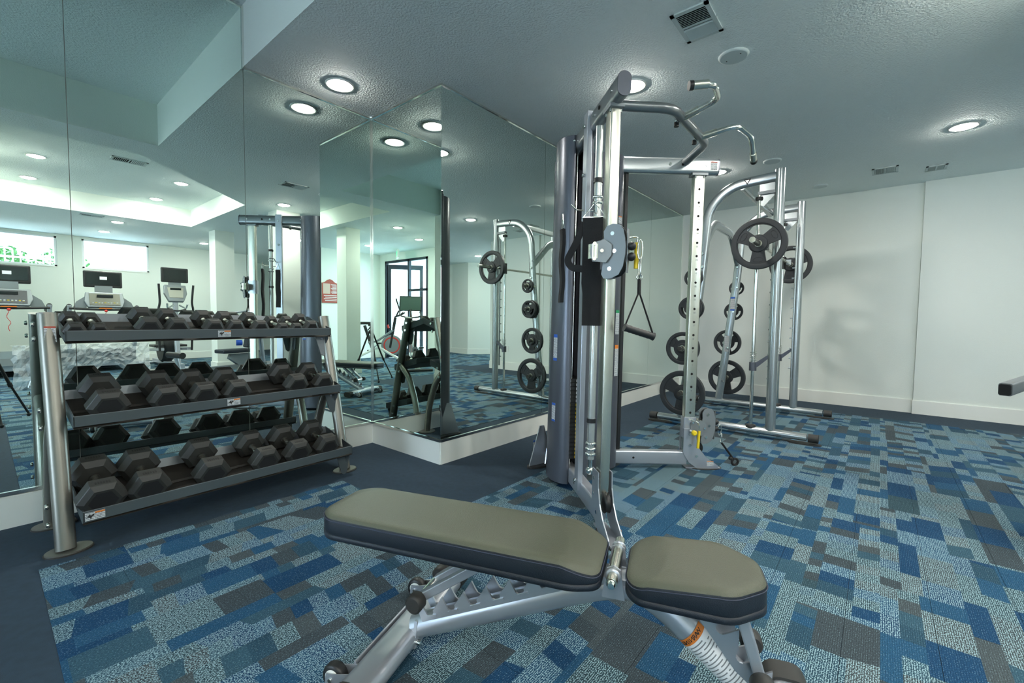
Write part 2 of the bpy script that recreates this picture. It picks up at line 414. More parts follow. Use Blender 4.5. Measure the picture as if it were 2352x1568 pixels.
# mirror channel trims (top strip, bottom ledge) and mirrors
def mirror(name, a, b, z0, z1, n, label):
    a, b = V((*a, 0)), V((*b, 0)); d = (b-a).normalized(); L_ = (b-a).length; n = V((*n, 0))
    R = Matrix((d, d.cross(V((0, 0, 1))), V((0, 0, 1)))).transposed(); c = (a+b)/2
    t = thing('wall_mirror', label, 'mirror', (c.x, c.y, z0), 0, 'mirror panels on the wall')
    def B(off, zc, w, th, hh, nm, m):
        return obj(nm, MB().box(n*off+V((0, 0, zc-z0)), (w, th, hh), R), m, t)
    B(-.003, (z0+z1)/2, L_-.003, .006, z1-z0, 'mirror_glass', MIRROR)
    B(.002, z1+.004, L_, .012, .012, 'top_channel', CHROME)
    B(.0025, z0-.006, L_, .013, .018, 'bottom_channel', CHROME)
    return t
MZ0, MZ1 = .182, 2.728
mirror('m', (-.50, A), (.329, A), MZ0, 3.12, (0, -1), 'tall mirror panel left of the dumbbell rack under the raised ceiling')
mirror('m', (.329, A), (1.176, A), MZ0, 3.12, (0, -1), 'tall mirror panel behind the left part of the dumbbell rack')
mirror('m', (1.176, A), (XC-.006, A), MZ0, MZ1, (0, -1), 'mirror panel behind the right end of the dumbbell rack, beside the inner corner')
mirror('m', (XC, A-.006), (XC, 0.0), MZ0, MZ1, (-1, 0), 'narrow mirror panel on the return wall between two corners')
cs = [XC, 3.413, 4.68, 5.907, XD-.045]
lb = ['wide mirror panel between the outer corner and the cable machine tower', 'mirror panel behind the cable machine', 'mirror panel behind the rack of small plates', 'last mirror panel beside the white side wall']
for i in range(4): mirror('m', (cs[i]+(.0005 if i else 0), 0), (cs[i+1], 0), MZ0, MZ1, (0, -1), lb[i])
obj('x', MB(), None) if False else None
struct('trim_1', MB().bb(1.170, 1.186, A-.010, A+.006, MZ1-.004, 3.132), CHROME)   # upright channel where the tall mirror ends
struct('trim_2', MB().bb(XC-.009, XC+.002, A-.009, A, MZ0, MZ1), CHROME)
# windows
def window(n, s0, s1):
    x0, x1 = -.9+s0, -.9+s1; z0, z1 = 2.07, 2.70
    mb = MB()
    for a in ((x0, x1, z0, z0+.035), (x0, x1, z1-.035, z1), (x0, x0+.035, z0, z1), (x1-.035, x1, z0, z1)): mb.bb(a[0], a[1], WY-.09, WY-.02, a[2], a[3])
    w = struct('window_%d' % n, mb, WFRAME)
    struct('window_pane', MB().bb(x0+.03, x1-.03, WY-.06, WY-.052, z0+.03, z1-.03), GLASS, w)
    struct('window_sill', MB().bb(x0, x1, WY-.14, WY+.01, z0-.012, z0+.004), TRIM, w)
window(1, .75, 1.98); window(2, 2.36, 3.50)
# storefront door: dark frame, sidelight with a mid rail, door leaf standing open
y0, y1 = -5.95, -4.20
mb = MB()
for a, b in ((y0, y0+.06), (-4.98, -4.92), (y1-.06, y1)): mb.bb(DX-.06, DX+.01, a, b, 0, 2.56)
mb.bb(DX-.06, DX+.01, y0, y1, 2.50, 2.56); mb.bb(DX-.06, DX+.01, -4.95, y1, 1.74, 1.80); mb.bb(DX-.06, DX+.01, -4.95, y1, 0, .1)
d1 = struct('door_1', mb, DFRAME)
struct('door_pane', MB().bb(DX-.03, DX-.022, -4.93, y1-.05, .1, 2.5), GLASS, d1)
mb = MB(); hx, hy = DX-.03, y0+.07
R = Matrix.Rotation(RAD(-148), 3, 'Z'); dd = R @ V((-1, 0, 0)); dd = V((-.80, .60, 0))
def leafbox(s0, s1, za, zb, m, nm, t=.045):
    c = V((hx, hy, 0))+dd*((s0+s1)/2); RR = Matrix((dd, V((-dd.y, dd.x, 0)), V((0, 0, 1)))).transposed()
    return MB().box((c.x, c.y, (za+zb)/2), (s1-s0, t, zb-za), RR)
lf = MB()
for a in ((0, .09, .02, 2.48), (.83, .92, .02, 2.48), (.09, .83, .02, .25), (.09, .83, 2.36, 2.48)):
    q = leafbox(*a, None, None); lf.add(q.v, q.f)
struct('door_leaf', lf, DFRAME, d1); struct('door_glass', leafbox(.09, .83, .25, 2.36, None, None, .01), GLASS, d1)
# outdoors seen through the openings
struct('ground_outside', MB().bb(-18, -6.0, -14, 3, -.06, -.01).bb(-6.0, DX-.15, -14, -1.8, .001, .004), mat('pale_paving', (.55, .57, .58), .9))
struct('ground_bank', MB().bb(-5.6, 9, -20, -12.3, 1.6, 1.75), mat('pale_bank', (.45, .48, .45), .9))
fence = thing('picket_fence', 'white picket fence outside the right high window, seen in the mirror', 'fence', (1.6, -12.9, 1.75))
mb = MB().bb(-3, 3, -.02, .02, .75, .80).bb(-3, 3, -.02, .02, .15, .2); obj('rail', mb, WFRAME, fence)
pk = MB().bb(-.015, .015, -.01, .01, 0, .95).mesh('picket'); pk.materials.append(WFRAME)
for i in range(46):
    o = obj('picket', pk, None, fence); o.location = (-3+i*.133, 0, 0)
LEAF = mat('shrub_leaf', (.07, .20, .05), .8)
def shrub(x, y, z, r, label):
    t = thing('shrub', label, 'shrub', (x, y, z)); mb = MB()
    for i in range(420):
        d = V((random.gauss(0, 1), random.gauss(0, 1), random.gauss(0, 1))).normalized()*r*random.uniform(.55, 1); c = d+V((0, 0, r))
        a = V((random.gauss(0, 1), random.gauss(0, 1), random.gauss(0, 1))).normalized(); b = a.orthogonal().normalized()
        mb.add([c-a*.07, c+b*.035, c+a*.07, c-b*.035], [(0, 1, 2, 3)])
    obj('foliage', mb, LEAF, t, kind='stuff'); obj('stem', MB().cyl((0, 0, 0), (0, 0, r), .03), LEAF, t)
shrub(.55, -13.6, 1.75, .55, 'green round shrub behind the picket fence outside the window')
shrub(1.6, -13.9, 1.75, .6, 'green shrub outside the right high window, beside the grey post')
b = obj('neighbour_house', MB().bb(-2, 8, -18.5, -17, 1.7, 4.6), mat('house_siding', (.52, .53, .58), .8)); tag(b, 'pale house with siding beyond the picket fence', 'building')
# ------------------------------------------------------------------ ceiling fittings
lamp0 = None
def lamp(x, y, z, label):
    global lamp0
    if lamp0 is None:
        t = thing('ceiling_light', label, 'light', (x, y, z), 0, 'recessed ceiling lights')
        obj('trim_ring', MB().lathe([(.078, -.001), (.081, -.006), (.097, -.006), (.100, 0), (.078, 0)], (0, 0, 0), (0, 0, 1)), WHITEP, t)
        obj('diffuser', MB().lathe([(.004, -.020), (.030, -.0185), (.055, -.014), (.072, -.007), (.0785, -.0005)], (0, 0, 0), (0, 0, 1)), BULB, t)
        lamp0 = t
    else: dup(lamp0, (x, y, z), label=label)
lamp(1.71, .60, H, 'recessed round light above the right end of the dumbbell rack')
lamp(3.02, -1.03, H, 'recessed round light just behind the top of the near cable upright')
lamp(5.36, -2.93, H, 'recessed round light alone on the far right of the ceiling')
lamp(5.33, -.99, H, 'recessed round light behind the end of the upper right beam')
for x, y, l in ((.52, -4.04, 'left front light of the raised ceiling tray, seen in the mirror'), (.52, -5.42, 'left rear light of the raised ceiling tray, seen in the mirror'),
             (2.01, -3.97, 'right front light of the raised ceiling tray, seen in the mirror'), (2.0, -5.40, 'right rear light of the raised ceiling tray, seen in the mirror')):
    lamp(x, y, TZ, l)
for x, y, l in ((1.65, -6.45, 'ceiling light past the raised tray towards the high windows, the nearer one'), (1.66, -7.88, 'ceiling light closest to the high windows, left one'),
             (3.38, -7.9, 'ceiling light beside the far white column'), (2.97, -2.72, 'ceiling light above the near white column, seen in the mirror'),
             (-.72, -2.72, 'ceiling light left of the raised tray, seen in the corner mirror'), (-1.55, -5.0, 'ceiling light in front of the glass door'),
             (-1.75, -3.4, 'ceiling light nearest to the exit sign side'), (8.55, -5.85, 'ceiling light in the hallway past the side wall'), (6.9, -6.6, 'ceiling light at the start of the hallway'),
             (4.6, -5.6, 'ceiling light behind the camera on the right')):
    lamp(x, y, H, l)
def vent(x, y, z, w, d, along, label, dark=True):
    t = thing('ceiling_vent', label, 'vent', (x, y, z), 0, 'ceiling air vents'); fr = MB(); b = .022
    for a in ((-w/2, w/2, -d/2, -d/2+b), (-w/2, w/2, d/2-b, d/2), (-w/2, -w/2+b, -d/2, d/2), (w/2-b, w/2, -d/2, d/2)): fr.bb(a[0], a[1], a[2], a[3], -.008, 0)
    fr.bb(-.006, .006, -d/2, d/2, -.007, 0) if along == 'y' else fr.bb(-w/2, w/2, -.006, .006, -.007, 0)
    obj('frame', fr, CEILW, t); obj('backing', MB().bb(-w/2+.01, w/2-.01, -d/2+.01, d/2-.01, -.0012, -.0002), HOLE, t)
    n = 18; L0 = (w if along == 'y' else d)-2*b
    for i in range(n):
        c = -L0/2+(i+.5)*L0/n
        if abs(c) < .009: continue
        ang = RAD(50 if c > 0 else -40); Rm = Matrix.Rotation(ang, 3, 'Y' if along == 'y' else 'X')
        obj('slat', MB().box((c, 0, -.004) if along == 'y' else (0, c, -.004), (.0145, d-2*b, .0012) if along == 'y' else (w-2*b, .0145, .0012), Rm), CEILW, t)
CEILW = mat('vent_paint', (.62, .70, .69), .6)
vent(2.617, -1.60, H, .30, .20, 'y', 'square louvred vent in the ceiling nearest to the smoke detector')
vent(6.36, -2.43, H, .25, .22, 'x', 'pale vent near the side wall, left of two'); vent(6.58, -2.85, H, .20, .17, 'x', 'dark vent near the side wall, right of two')
vent(1.30, -3.32, TZ, .36, .2, 'y', 'vent in the raised tray, seen in the tall mirror'); vent(1.27, -6.1, H, .3, .15, 'y', 'small vent beyond the raised tray, seen in the mirror')
def disc(x, y, r, label, holes=False):
    t = thing('detector_cover', label, 'detector', (x, y, H)); obj('cover', MB().lathe([(r*.86, -.012), (r*.95, -.010), (r, -.002), (r, 0)], (0, 0, 0), (0, 0, 1), 36), CEILW, t)
    if holes:
        for s in (-1, 1): obj('screw', MB().cyl((.02*s, .045*s, -.0135), (.02*s, .045*s, -.011), .004, 8), HOLE, t)
disc(3.075, -1.68, .088, 'round cover plate with two screws beside the ceiling vent', True)
disc(5.30, -1.53, .085, 'flat round cover between the right beam and the smith machine'); disc(6.62, -1.82, .085, 'flat round cover near the side wall ceiling edge')
# outlet on the right wall
t = thing('wall_outlet', 'white outlet plate low on the right wall behind the grey bar end', 'outlet', (XD-.045, -3.62, .44)); obj('cover_plate', MB().bb(-.006, 0, -.06, .06, -.05, .06), WHITEP, t)
for z in (-.025, .025): obj('socket', MB().bb(-.008, -.004, -.018, .018, z-.014, z+.014), TRIM, t)
# sign and exit sign seen in the corner mirror
t = thing('rules_sign', 'red and cream rules sign on the white wall, seen in the corner mirror', 'sign', (-1.23, -6.2, 1.42))
obj('board', MB().prism([(-.2, 0), (.2, 0), (.2, .48), (.13, .50), (.06, .56), (0, .58), (-.06, .56), (-.13, .50), (-.2, .48)], (0, .012, 0), (1, 0, 0), (0, 0, 1), .02), mat('sign_red', (.36, .07, .05), .5), t)
obj('cream_field', MB().bb(.0, .18, .023, .026, .22, .47), mat('sign_cream', (.55, .42, .36), .5), t)
for i in range(8): obj('text_line', MB().bb(-.17, -.02-.02*(i % 3), .023, .026, .44-i*.03, .452-i*.03), LABELW, t)
for i in range(4): obj('text_line', MB().bb(-.17, .16-.03*(i % 2), .023, .026, .17-i*.04, .185-i*.04), LABELW, t)
t = thing('exit_sign', 'green exit sign hanging over the glass door, seen in the corner mirror', 'sign', (-2.3, -4.92, 2.53), RAD(-30))
obj('housing', MB().bb(-.02, .02, -.16, .16, 0, .20), WHITEP, t)
EXG = mat('exit_green', (.1, .7, .35), .4, emit=((.05, .6, .25), .8))
for s in (1, -1): text(t, 'EXIT', (.022*s, 0, .10), (0, s, 0), (0, 0, 1), .15, EXG)
obj('stem', MB().cyl((0, 0, .2), (0, 0, .22), .01), WHITEP, t)
# ================================================================== ADJUSTABLE BENCH
e = V((.349, -.937, 0)); brz = math.atan2(e.y, e.x)
bench = thing('adjustable_bench', 'black padded flat bench on a silver frame, in the foreground', 'bench', (.785, -1.04, 0), brz)
# local: x along the bench (0 = far-left end of back pad), y to the camera's right/away, z up
def outline(u0, u1, w, ca, cb, rr=.03):
    """rounded plan of a pad with corner cuts ca at u0, cb at u1"""
    P = [(u0, -w/2+ca[1]), (u0+ca[0], -w/2), (u1-cb[0], -w/2), (u1, -w/2+cb[1]), (u1, w/2-cb[1]), (u1-cb[0], w/2), (u0+ca[0], w/2), (u0, w/2-ca[1])]
    c = fillet([V((P[-1][0], P[-1][1], 0))]+[V((x, y, 0)) for x, y in P]+[V((P[0][0], P[0][1], 0))], rr, 5)[1:-1]
    return [(p.x, p.y) for p in c]
def pad(u0, u1, w, ca, cb, zt, th, slope_end):
    P = outline(u0, u1, w, ca, cb); cx = sum(p[0] for p in P)/len(P)
    L_ = (u1-u0)
    def ring(ins, z, top=False):
        out = []
        for x, y in P:
            fx = 1-2*ins/L_; fy = 1-2*ins/w
            X = (x-(u0+u1)/2)*fx+(u0+u1)/2; Y = y*fy; Z = z
            if top and slope_end:
                s = max(0, 1-abs(X-slope_end)/.115); Z -= .027*s*s*(3-2*s)
            out.append(V((X, Y, Z)))
        return out
    body = MB().loft([ring(.002, zt-th), ring(0, zt-th+.004), ring(0, zt-.018, True), ring(.002, zt-.011, True)], cap=False)
    # top skin: concentric grid of rings so that the end can slope down
    n = 12; rings = [ring(.002, zt-.011, True), ring(.006, zt-.005, True), ring(.012, zt-.001, True)]
    for k in range(1, n+1):
        t = k/n; rr_ = ring(.012, zt, True); c = [V(((p.x-(u0+u1)/2)*(1-t*.97)+(u0+u1)/2, p.y*(1-t*.97), zt)) for p in rr_]
        for q in c:
            if slope_end:
                s = max(0, 1-abs(q.x-slope_end)/.115); q.z -= .027*s*s*(3-2*s)
        rings.append(c)
    top = MB().loft(rings, cap=False); top.add(rings[-1], [tuple(range(len(P)))], True)
    rim = MB().loft([ring(.003, zt-th-.018), ring(-.001, zt-th-.016), ring(-.001, zt-th-.002), ring(.002, zt-th)], smooth=True)
    seam = MB().sweep([p for p in ring(-.0006, zt-.0165, True)], circ(.0016, 6), closed=True)
    return body, top, rim, seam
for nm, args in (('back_pad', (0, .905, .268, (.055, .045), (.07, .03), .457, .060, .905)), ('seat', (.968, 1.300, .265, (.03, .045), (.085, .075), .457, .060, .968))):
    body, top, rim, seam = pad(*args)
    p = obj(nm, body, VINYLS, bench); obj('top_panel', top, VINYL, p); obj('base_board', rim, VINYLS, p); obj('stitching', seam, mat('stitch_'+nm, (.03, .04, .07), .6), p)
def bar(pts, prof, m, parent, nm, upv=(0, 0, 1), fil=0, smooth=True):
    if fil: pts = fillet(pts, fil)
    return obj(nm, MB().sweep(pts, prof, upv, smooth=smooth), m, parent)
RND = lambda r: circ(r, 20)
# rear crossbar, sloping bars, hinge
bar([(.272, -.285, .052), (.272, .285, .052)], stad(.105, .062), SILVER, bench, 'rear_crossbar')
for s in (-1, 1):
    bar([(.272, s*.28, .052), (.272, s*.345, .050)], stad(.110, .070), DKCAP, bench, 'end_cap')
    w = obj('wheel', MB().lathe([(.020, -.014), (.034, -.014), (.037, -.008), (.037, .008), (.034, .014), (.020, .014)], (.165, s*.225, .038), (0, 1, 0), 28), BLACK, bench)
    obj('hub', MB().lathe([(.004, -.017), (.024, -.016), (.024, .016), (.004, .017)], (.165, s*.225, .038), (0, 1, 0), 20), WHITEP, w)
    for q in (-.020, .020):
        obj('caster_bracket', MB().prism([(-.02, -.016), (.012, -.018), (.065, .0), (.065, .035), (.02, .022), (-.015, .016)], (.165, s*.225+q, .038), (1, 0, 0), (0, 0, 1), .004), SILVER, bench)
    obj('axle_bolt', MB().cyl((.165, s*.225-.026, .038), (.165, s*.225+.026, .038), .006, 10), CHROME, bench)
bar([(.30, 0, .072), (.62, 0, .216), (.88, 0, .332), (.985, 0, .362), (1.07, 0, .315), (1.40, 0, .040)], RND(.039), SILVER, bench, 'main_rail', fil=.09)
obj('mounting_plate', MB().prism([(-.05, -.03), (.05, -.03), (.035, .05), (-.035, .05)], (.318, 0, .06), (0, 1, 0), (0, 0, 1), .01), SILVER, bench)
for s in (-1, 1): obj('plate_bolt', MB().cyl((.322, s*.038, .045), (.338, s*.038, .045), .009, 8), CHROME, bench)
obj('edge_strip', MB().sweep([(.214, -.20, .065), (.214, .12, .065)], rrect(.006, .018, .002)), SILVER, bench)
# toothed ladders: along the rear rail and along the front leg
def ladder(x0, z0, x1, z1, n, hgt, yo):
    a = V((x0, 0, z0)); b = V((x1, 0, z1)); d = (b-a); L_ = d.length; d.normalize(); up_ = V((-d.z, 0, d.x)); p = L_/n
    if up_.z < 0: up_ = -up_
    poly = [(-.02, -.02), (L_+.02, -.02), (L_+.02, hgt*.5)]
    for i in range(n-1, -1, -1):
        s0 = i*p; poly += [(s0+p, hgt), (s0+p*.42, hgt*.28)]
        for k in range(1, 6):
            an = pi*k/6; poly.append((s0+p*.24+p*.19*cos(an), hgt*.28-p*.17*sin(an)))
        poly += [(s0+.04*p, hgt*.45), (s0+.015*p, hgt*.85)]
    return MB().prism(poly+[(-.02, hgt*.5)], (a.x, yo, a.z), d, up_, .006)
for y in (-.030, .030):
    obj('toothed_ladder', ladder(.352, .134, .80, .338, 6, .044, y), SILVER, bench)
    obj('toothed_ladder', ladder(1.30, .155, 1.155, .345, 3, .05, y), SILVER, bench)
for y in (-.0305, ):
    for k in range(6): obj('weld_tab', MB().box((.375+k*.075, y-.004, .142+k*.0345), (.035, .006, .006), Matrix.Rotation(RAD(-24.5), 3, 'Y')), SILVER, bench)
for (x0, z0, x1, z1) in ((.347, .209, .57, .366), (1.29, .215, 1.241, .37)):
    for s in (-1, 1): bar([(x0, s*.050, z0), (x1, s*.050, z1)], rrect(.026, .036, .004), SILVER, bench, 'strut', upv=(0, 1, 0), smooth=False)
    obj('strut_pin', MB().cyl((x0, -.066, z0), (x0, .066, z0), .013), CHROME, bench)
    for s in (-1, 1): obj('pin_cap', MB().lathe([(.024, -.018), (.028, -.012), (.028, .018), (.022, .022)], (x0, s*.080, z0), (0, s, 0), 24), DKCAP, bench)
# pivot shaft between the pads
obj('pivot_shaft', MB().cyl((.936, -.112, .412), (.936, .120, .412), .0145), BRUSH, bench)
for s in (-1, 1):
    obj('pivot_washer', MB().lathe([(.012, -.003), (.020, -.003), (.020, .003), (.012, .003)], (.936, s*.078, .412), (0, 1, 0), 24), SILVER, bench)
    obj('pivot_bolt', MB().lathe([(.008, -.008), (.011, -.004), (.011, .004)], (.936, s*.118, .412), (0, -s, 0), 12), CHROME, bench)
    obj('pivot_lug', MB().prism([(-.030, -.07), (.030, -.07), (.018, .010), (0, .020), (-.018, .010)], (.936, s*.060, .412), (1, 0, 0), (0, 0, 1), .006), SILVER, bench)
for x0, x1 in ((.42, .925), (.948, 1.26)): obj('pad_rail', MB().bb(x0, x1, -.036, .036, .362, .381), SILVER, bench)
# front foot
bar([(1.40, -.16, .045), (1.40, .16, .045)], stad(.10, .062), SILVER, bench, 'front_crossbar')
for s in (-1, 1): bar([(1.40, s*.15, .045), (1.40, s*.225, .043)], stad(.115, .078), DKCAP, bench, 'foot_cap')
# warning label wrapped round the front leg
a, b = V((1.125, 0, .2692)), V((1.385, 0, .0525)); d = (b-a).normalized(); nrm = V((-d.z, 0, d.x))
def wrap(t0, t1, m, nm, r=.0397, parent=bench):
    n = 12; p0, p1 = a+d*t0, a+d*t1; side = V((0, -1, 0)); mbb = MB(); vs_ = []
    for i in range(n+1):
        an = RAD(-50+125*i/n); q = side*cos(an)*r+nrm*sin(an)*r; vs_ += [p0+q, p1+q]
    mbb.add(vs_, [(2*i, 2*i+1, 2*i+3, 2*i+2) for i in range(n)], True); o = obj(nm, mbb, m, parent); return o
lab = obj('warning_label', MB(), None, bench) if False else wrap(.020, .26, LABELW, 'warning_label')
wrap(0, .020, ORANGE, 'warning_header', .0400, lab)
for i in range(26):
    mbl = MB(); t = .027+i*.0088
    n = 8; vs_ = []
    for k in range(n+1):
        an = RAD(-42+100*k/n*(1 if i % 5 else .7)); q = V((0, -1, 0))*cos(an)*.0401+nrm*sin(an)*.0401; vs_ += [a+d*t+q, a+d*(t+.0030)+q]
    gaps = [k for k in range(n) if (k*7+i*3) % 9 != 0]
    mbl.add(vs_, [(2*k, 2*k+1, 2*k+3, 2*k+2) for k in gaps]); obj('print_line', mbl, GREYINK, lab)
for k, ch in enumerate('WARNING'):
    an = RAD(42-13*k); q = V((0, -1, 0))*cos(an)*.0405+nrm*sin(an)*.0405; tx = (V((0, -1, 0))*sin(an)-nrm*cos(an))
    text(lab, ch, a+d*.010+q, tx, -d, .016, INK, 'letter')
# ================================================================== FUNCTIONAL TRAINER (cable machine)
AP = V((2.69, -.69, 0))
tr = thing('cable_machine', 'tall silver and gunmetal dual cable machine with V-shaped arms and pull-up bar', 'cable machine', AP)
def arm_frame(side):
    a_, b_ = (.65, -.76) if side > 0 else (.675, -.738)
    D = V((a_*side, b_, 0)).normalized(); O = V((-b_*side, a_, 0)).normalized()   # along arm, outward
    return D, O
kz = lambda side, z: 1-(.18 if side < 0 else .05)*z/2.225
for side in (-1, 1):
    D, O = arm_frame(side); P = lambda s, o, z: D*s+O*o+V((0, 0, z))
    RM = lambda: Matrix((D, O*1., V((0, 0, 1)))).transposed()
    def bx(s0, s1, o0, o1, z0, z1, m, nm, mbx=None, bev=0):
        R_ = Matrix((D, O, V((0, 0, 1)))).transposed(); q = MB().box(P((s0+s1)/2, (o0+o1)/2, (z0+z1)/2), (s1-s0, o1-o0, z1-z0), R_)
        if nm is None: return q
        return obj(nm, q, m, tr, bevel=bev)
    # top beam: flat-sided oval tube; base beam
    bar([P(-.06, 0, 2.185), P(1.085, 0, 2.185)], rrect(.064, .112, .024 if side > 0 else .031, 6), SILVER2 if side > 0 else SHROUDL, tr, 'top_beam')
    bar([P(1.083, 0, 2.185), P(1.092, 0, 2.185)], rrect(.066, .114, .025 if side > 0 else .032, 6), SHROUD, tr, 'beam_end_cap')
    for s in (.74, .83, 1.0): obj('beam_bolt', MB().cyl(P(s, -.037, 2.19), P(s, .037, 2.19), .010, 10), CHROME if s != .83 else HOLE, tr)
    bar([P(-.02, 0, .088), P(.94, 0, .088)], rrect(.062, .100, .012), SILVER, tr, 'base_beam')
    obj('beam_hole', MB().cyl(P(.55, -.0318, .088), P(.55, .0318, .088), .008, 12), HOLE, tr)
    # curved shroud shells either side of the weight stack, slightly wider at the foot
    for sg in (1, -1):
        rings = []
        for z, k in [(q_, kz(side, q_)) for q_ in (.03, .8, 1.6, 2.225)]:
            r_ = []
            for i in range(19):
                an = pi*i/18; r_.append(P(.255-.165*k*cos(an), sg*(.030+.105*k*sin(an)), z))
            for i in range(18, -1, -1):
                an = pi*i/18; r_.append(P(.255-(.165*k-.004)*cos(an), sg*(.030+(.105*k-.004)*sin(an)), z))
            rings.append(r_)
        sh = obj('shroud', MB().loft(rings), SHROUD, tr)
        obj('shroud_cap', MB().prism([(-.135*cos(pi*i/18), .086*sin(pi*i/18)*sg) for i in range(19)], P(.255, sg*.03, 2.222), D, O, .006, (0, 0, 1)), SHROUD, tr)
        for z in (.07, 2.19):
            for ss in (.108, .402): obj('shroud_bolt', MB().ball(P(ss+(.012 if z > 1 else -.006)*(1 if ss < .2 else -1), sg*.040, z), .009, 10), CHROME, tr)
    # weight stack plates (with printed numbers) and guide rods
    st = MB()
    for i in range(20): q = bx(.14, .37, -.055, .055, .18+i*.0262, .18+i*.0262+.0235, None, None); st.add(q.v, q.f)
    stk = obj('weight_stack', st, BLACK, tr)
    for i in range(20):
        q = bx(.371, .3725, .018, .048, .183+i*.0262, .183+i*.0262+.017, None, None); obj('plate_number_tab', q, YELLOW if i < 14 else LABELW, stk)
        q = bx(.371, .3725, -.048, -.018, .183+i*.0262, .183+i*.0262+.017, None, None); obj('plate_number_tab', q, YELLOW if i < 14 else LABELW, stk)
    for s in (.19, .32): obj('guide_rod', MB().cyl(P(s, 0, .1), P(s, 0, 2.13), .012, 12), CHROME, tr)
    obj('selector_stem', MB().cyl(P(.255, 0, .7), P(.255, 0, 2.05), .006, 8), BLACK, tr)
    obj('spring_cushion', MB().cyl(P(.19, 0, .12), P(.19, 0, .17), .02, 12), BLACK, tr)
    # flat frame post
    ps_ = .64 if side < 0 else .446
    bar([P(ps_, .032, .09), P(ps_, .032, 2.245 if side < 0 else 2.16)], rrect(.030, .070, .003) if side < 0 else rrect(.060, .024, .003), SILVER if side < 0 else BLACK, tr, 'frame_post', upv=D, smooth=False)
    for z in (.14, 1.9, 2.17): obj('post_bolt', MB().lathe([(.008, 0), (.012, .004), (.010, .012)], P(ps_, .047, z), O, 10), CHROME, tr)
    # chrome counterweight cylinder with collars (near arm only)
    if side < 0:
        obj('cable_tube', MB().cyl(P(.75, .0, .30), P(.75, .0, 2.13), .021, 18), mat('pale_tube', (.60, .63, .60), .25, .7), tr)
        for z in (.33, .36, .39, 1.60, 1.63, 1.72, 1.75): obj('collar', MB().lathe([(.022, -.008), (.029, -.005), (.029, .005), (.022, .008)], P(.75, 0, z), (0, 0, 1), 18), CHROME, tr)
        for z in (.52, 1.42, 1.84): obj('tube_clamp', MB().cyl(P(.75, 0, z-.012), P(.75, 0, z+.012), .026, 18), BLACK, tr)
        obj('clevis', MB().cyl(P(.75, 0, .22), P(.75, 0, .30), .014, 12).ball(P(.75, 0, .235), .024, 12), CHROME, tr)
    # chrome upright with selector holes
    hs = .955
    up_o = obj('upright', MB().sweep([P(hs, 0, .11), P(hs, 0, 2.125)], rrect(.052, .078, .008), upv=D), BRUSH, tr)
    bx(hs-.055, hs+.055, -.036, .036, 2.118, 2.134, GREYP, 'upright_flange')
    for s2 in (-1, 1):
        for q in (-1, 1): obj('flange_bolt', MB().cyl(P(hs+.03*q, .024*s2, 2.100), P(hs+.03*q, .024*s2, 2.120), .008, 8), CHROME, tr)
    for i in range(19):
        z = .33+i*.094
        obj('pin_hole', MB().cyl(P(hs, -.0266, z), P(hs, -.0245, z), .0085, 12), HOLE, tr)
        text(tr, str(i+1), P(hs, -.0266, z-.028), D*side, (0, 0, 1), .016, GREYINK, 'hole_number')
    obj('hang_strap', MB().cyl(P(1.0, 0, 2.0), P(1.0, 0, 2.13), .005, 8), BLACK, tr) if False else None
    # boot-shaped foot plates, base pad
    boot = [(-.045, .31), (.045, .31), (.05, .23), (.075, .16), (.125, .10), (.215, .04), (.215, .018), (.06, .018), (.0, .06), (-.045, .13)]
    for o_ in (-.036, .036):
        obj('foot_plate', MB().prism(boot, P(hs, o_, 0), D, (0, 0, 1), .006), SILVER, tr)
        for (s_, z) in ((0, .27), (0, .19), (.05, .11)): obj('plate_bolt', MB().cyl(P(hs+s_, o_-.012*(1 if o_ < 0 else -1)*1., z), P(hs+s_, o_+.010*(-1 if o_ < 0 else 1), z), .010, 10), CHROME, tr)
    sg = -1
    sticker(tr, P(hs+.155, -.0396, .055), D if side > 0 else -D, (0, 0, 1), .05, .034, ORANGE)
    obj('foot_pad', MB().sweep([P(hs+.02, 0, .012), P(hs+.26, 0, .012)], [(0, 0)]*3) if False else MB().prism([(.125*cos(2*pi*i/28), .058*sin(2*pi*i/28)) for i in range(28)], P(hs+.13, 0, .010), D, O, .016, (0, 0, 1)), DKCAP, tr)
    bx(hs-.02, hs+.235, -.034, .034, .015, .022, SILVER, 'foot_sole')
    # low pulley between the boots
    obj('low_pulley', MB().lathe([(.012, -.012), (.05, -.012), (.044, 0), (.05, .012), (.012, .012)], P(hs+.06, 0, .16), O, 28), BLACK, tr)
    # stickers on shroud faces
    n1 = O if side < 0 else -O
if True:
    # decals on the visible shroud shells
    D, O = arm_frame(-1)
    def on_shell(D, O, sg, an, z, k):
        p = D*(.255-.165*k*cos(an))+O*sg*(.030+.105*k*sin(an))+V((0, 0, z)); n = (-D*cos(an)*.105+O*sg*sin(an)*.165).normalized(); return p+n*.0015, n
    for z, w, h in ((.90, .042, .17), (.48, .038, .12)):
        p, n = on_shell(D, O, 1, RAD(120), z, kz(-1, z)); x = V((0, 0, 1)).cross(n); sticker(tr, p, x, (0, 0, 1), w, h, BLUED, foot=BLUED)
    D, O = arm_frame(1)
    for z, w, h, hd in ((1.78, .040, .05, ORANGE), (1.70, .040, .09, None), (1.59, .040, .09, None), (1.07, .040, .17, GREEND), (.80, .040, .22, ORANGE)):
        p, n = on_shell(D, O, -1, RAD(143), z, kz(1, z)); x = V((0, 0, 1)).cross(n); sticker(tr, p, x, (0, 0, 1), w, h, hd)
    sticker(tr, D*1.05-O*.0345+V((0, 0, 2.185)), D, (0, 0, 1), .045, .055, REDD)
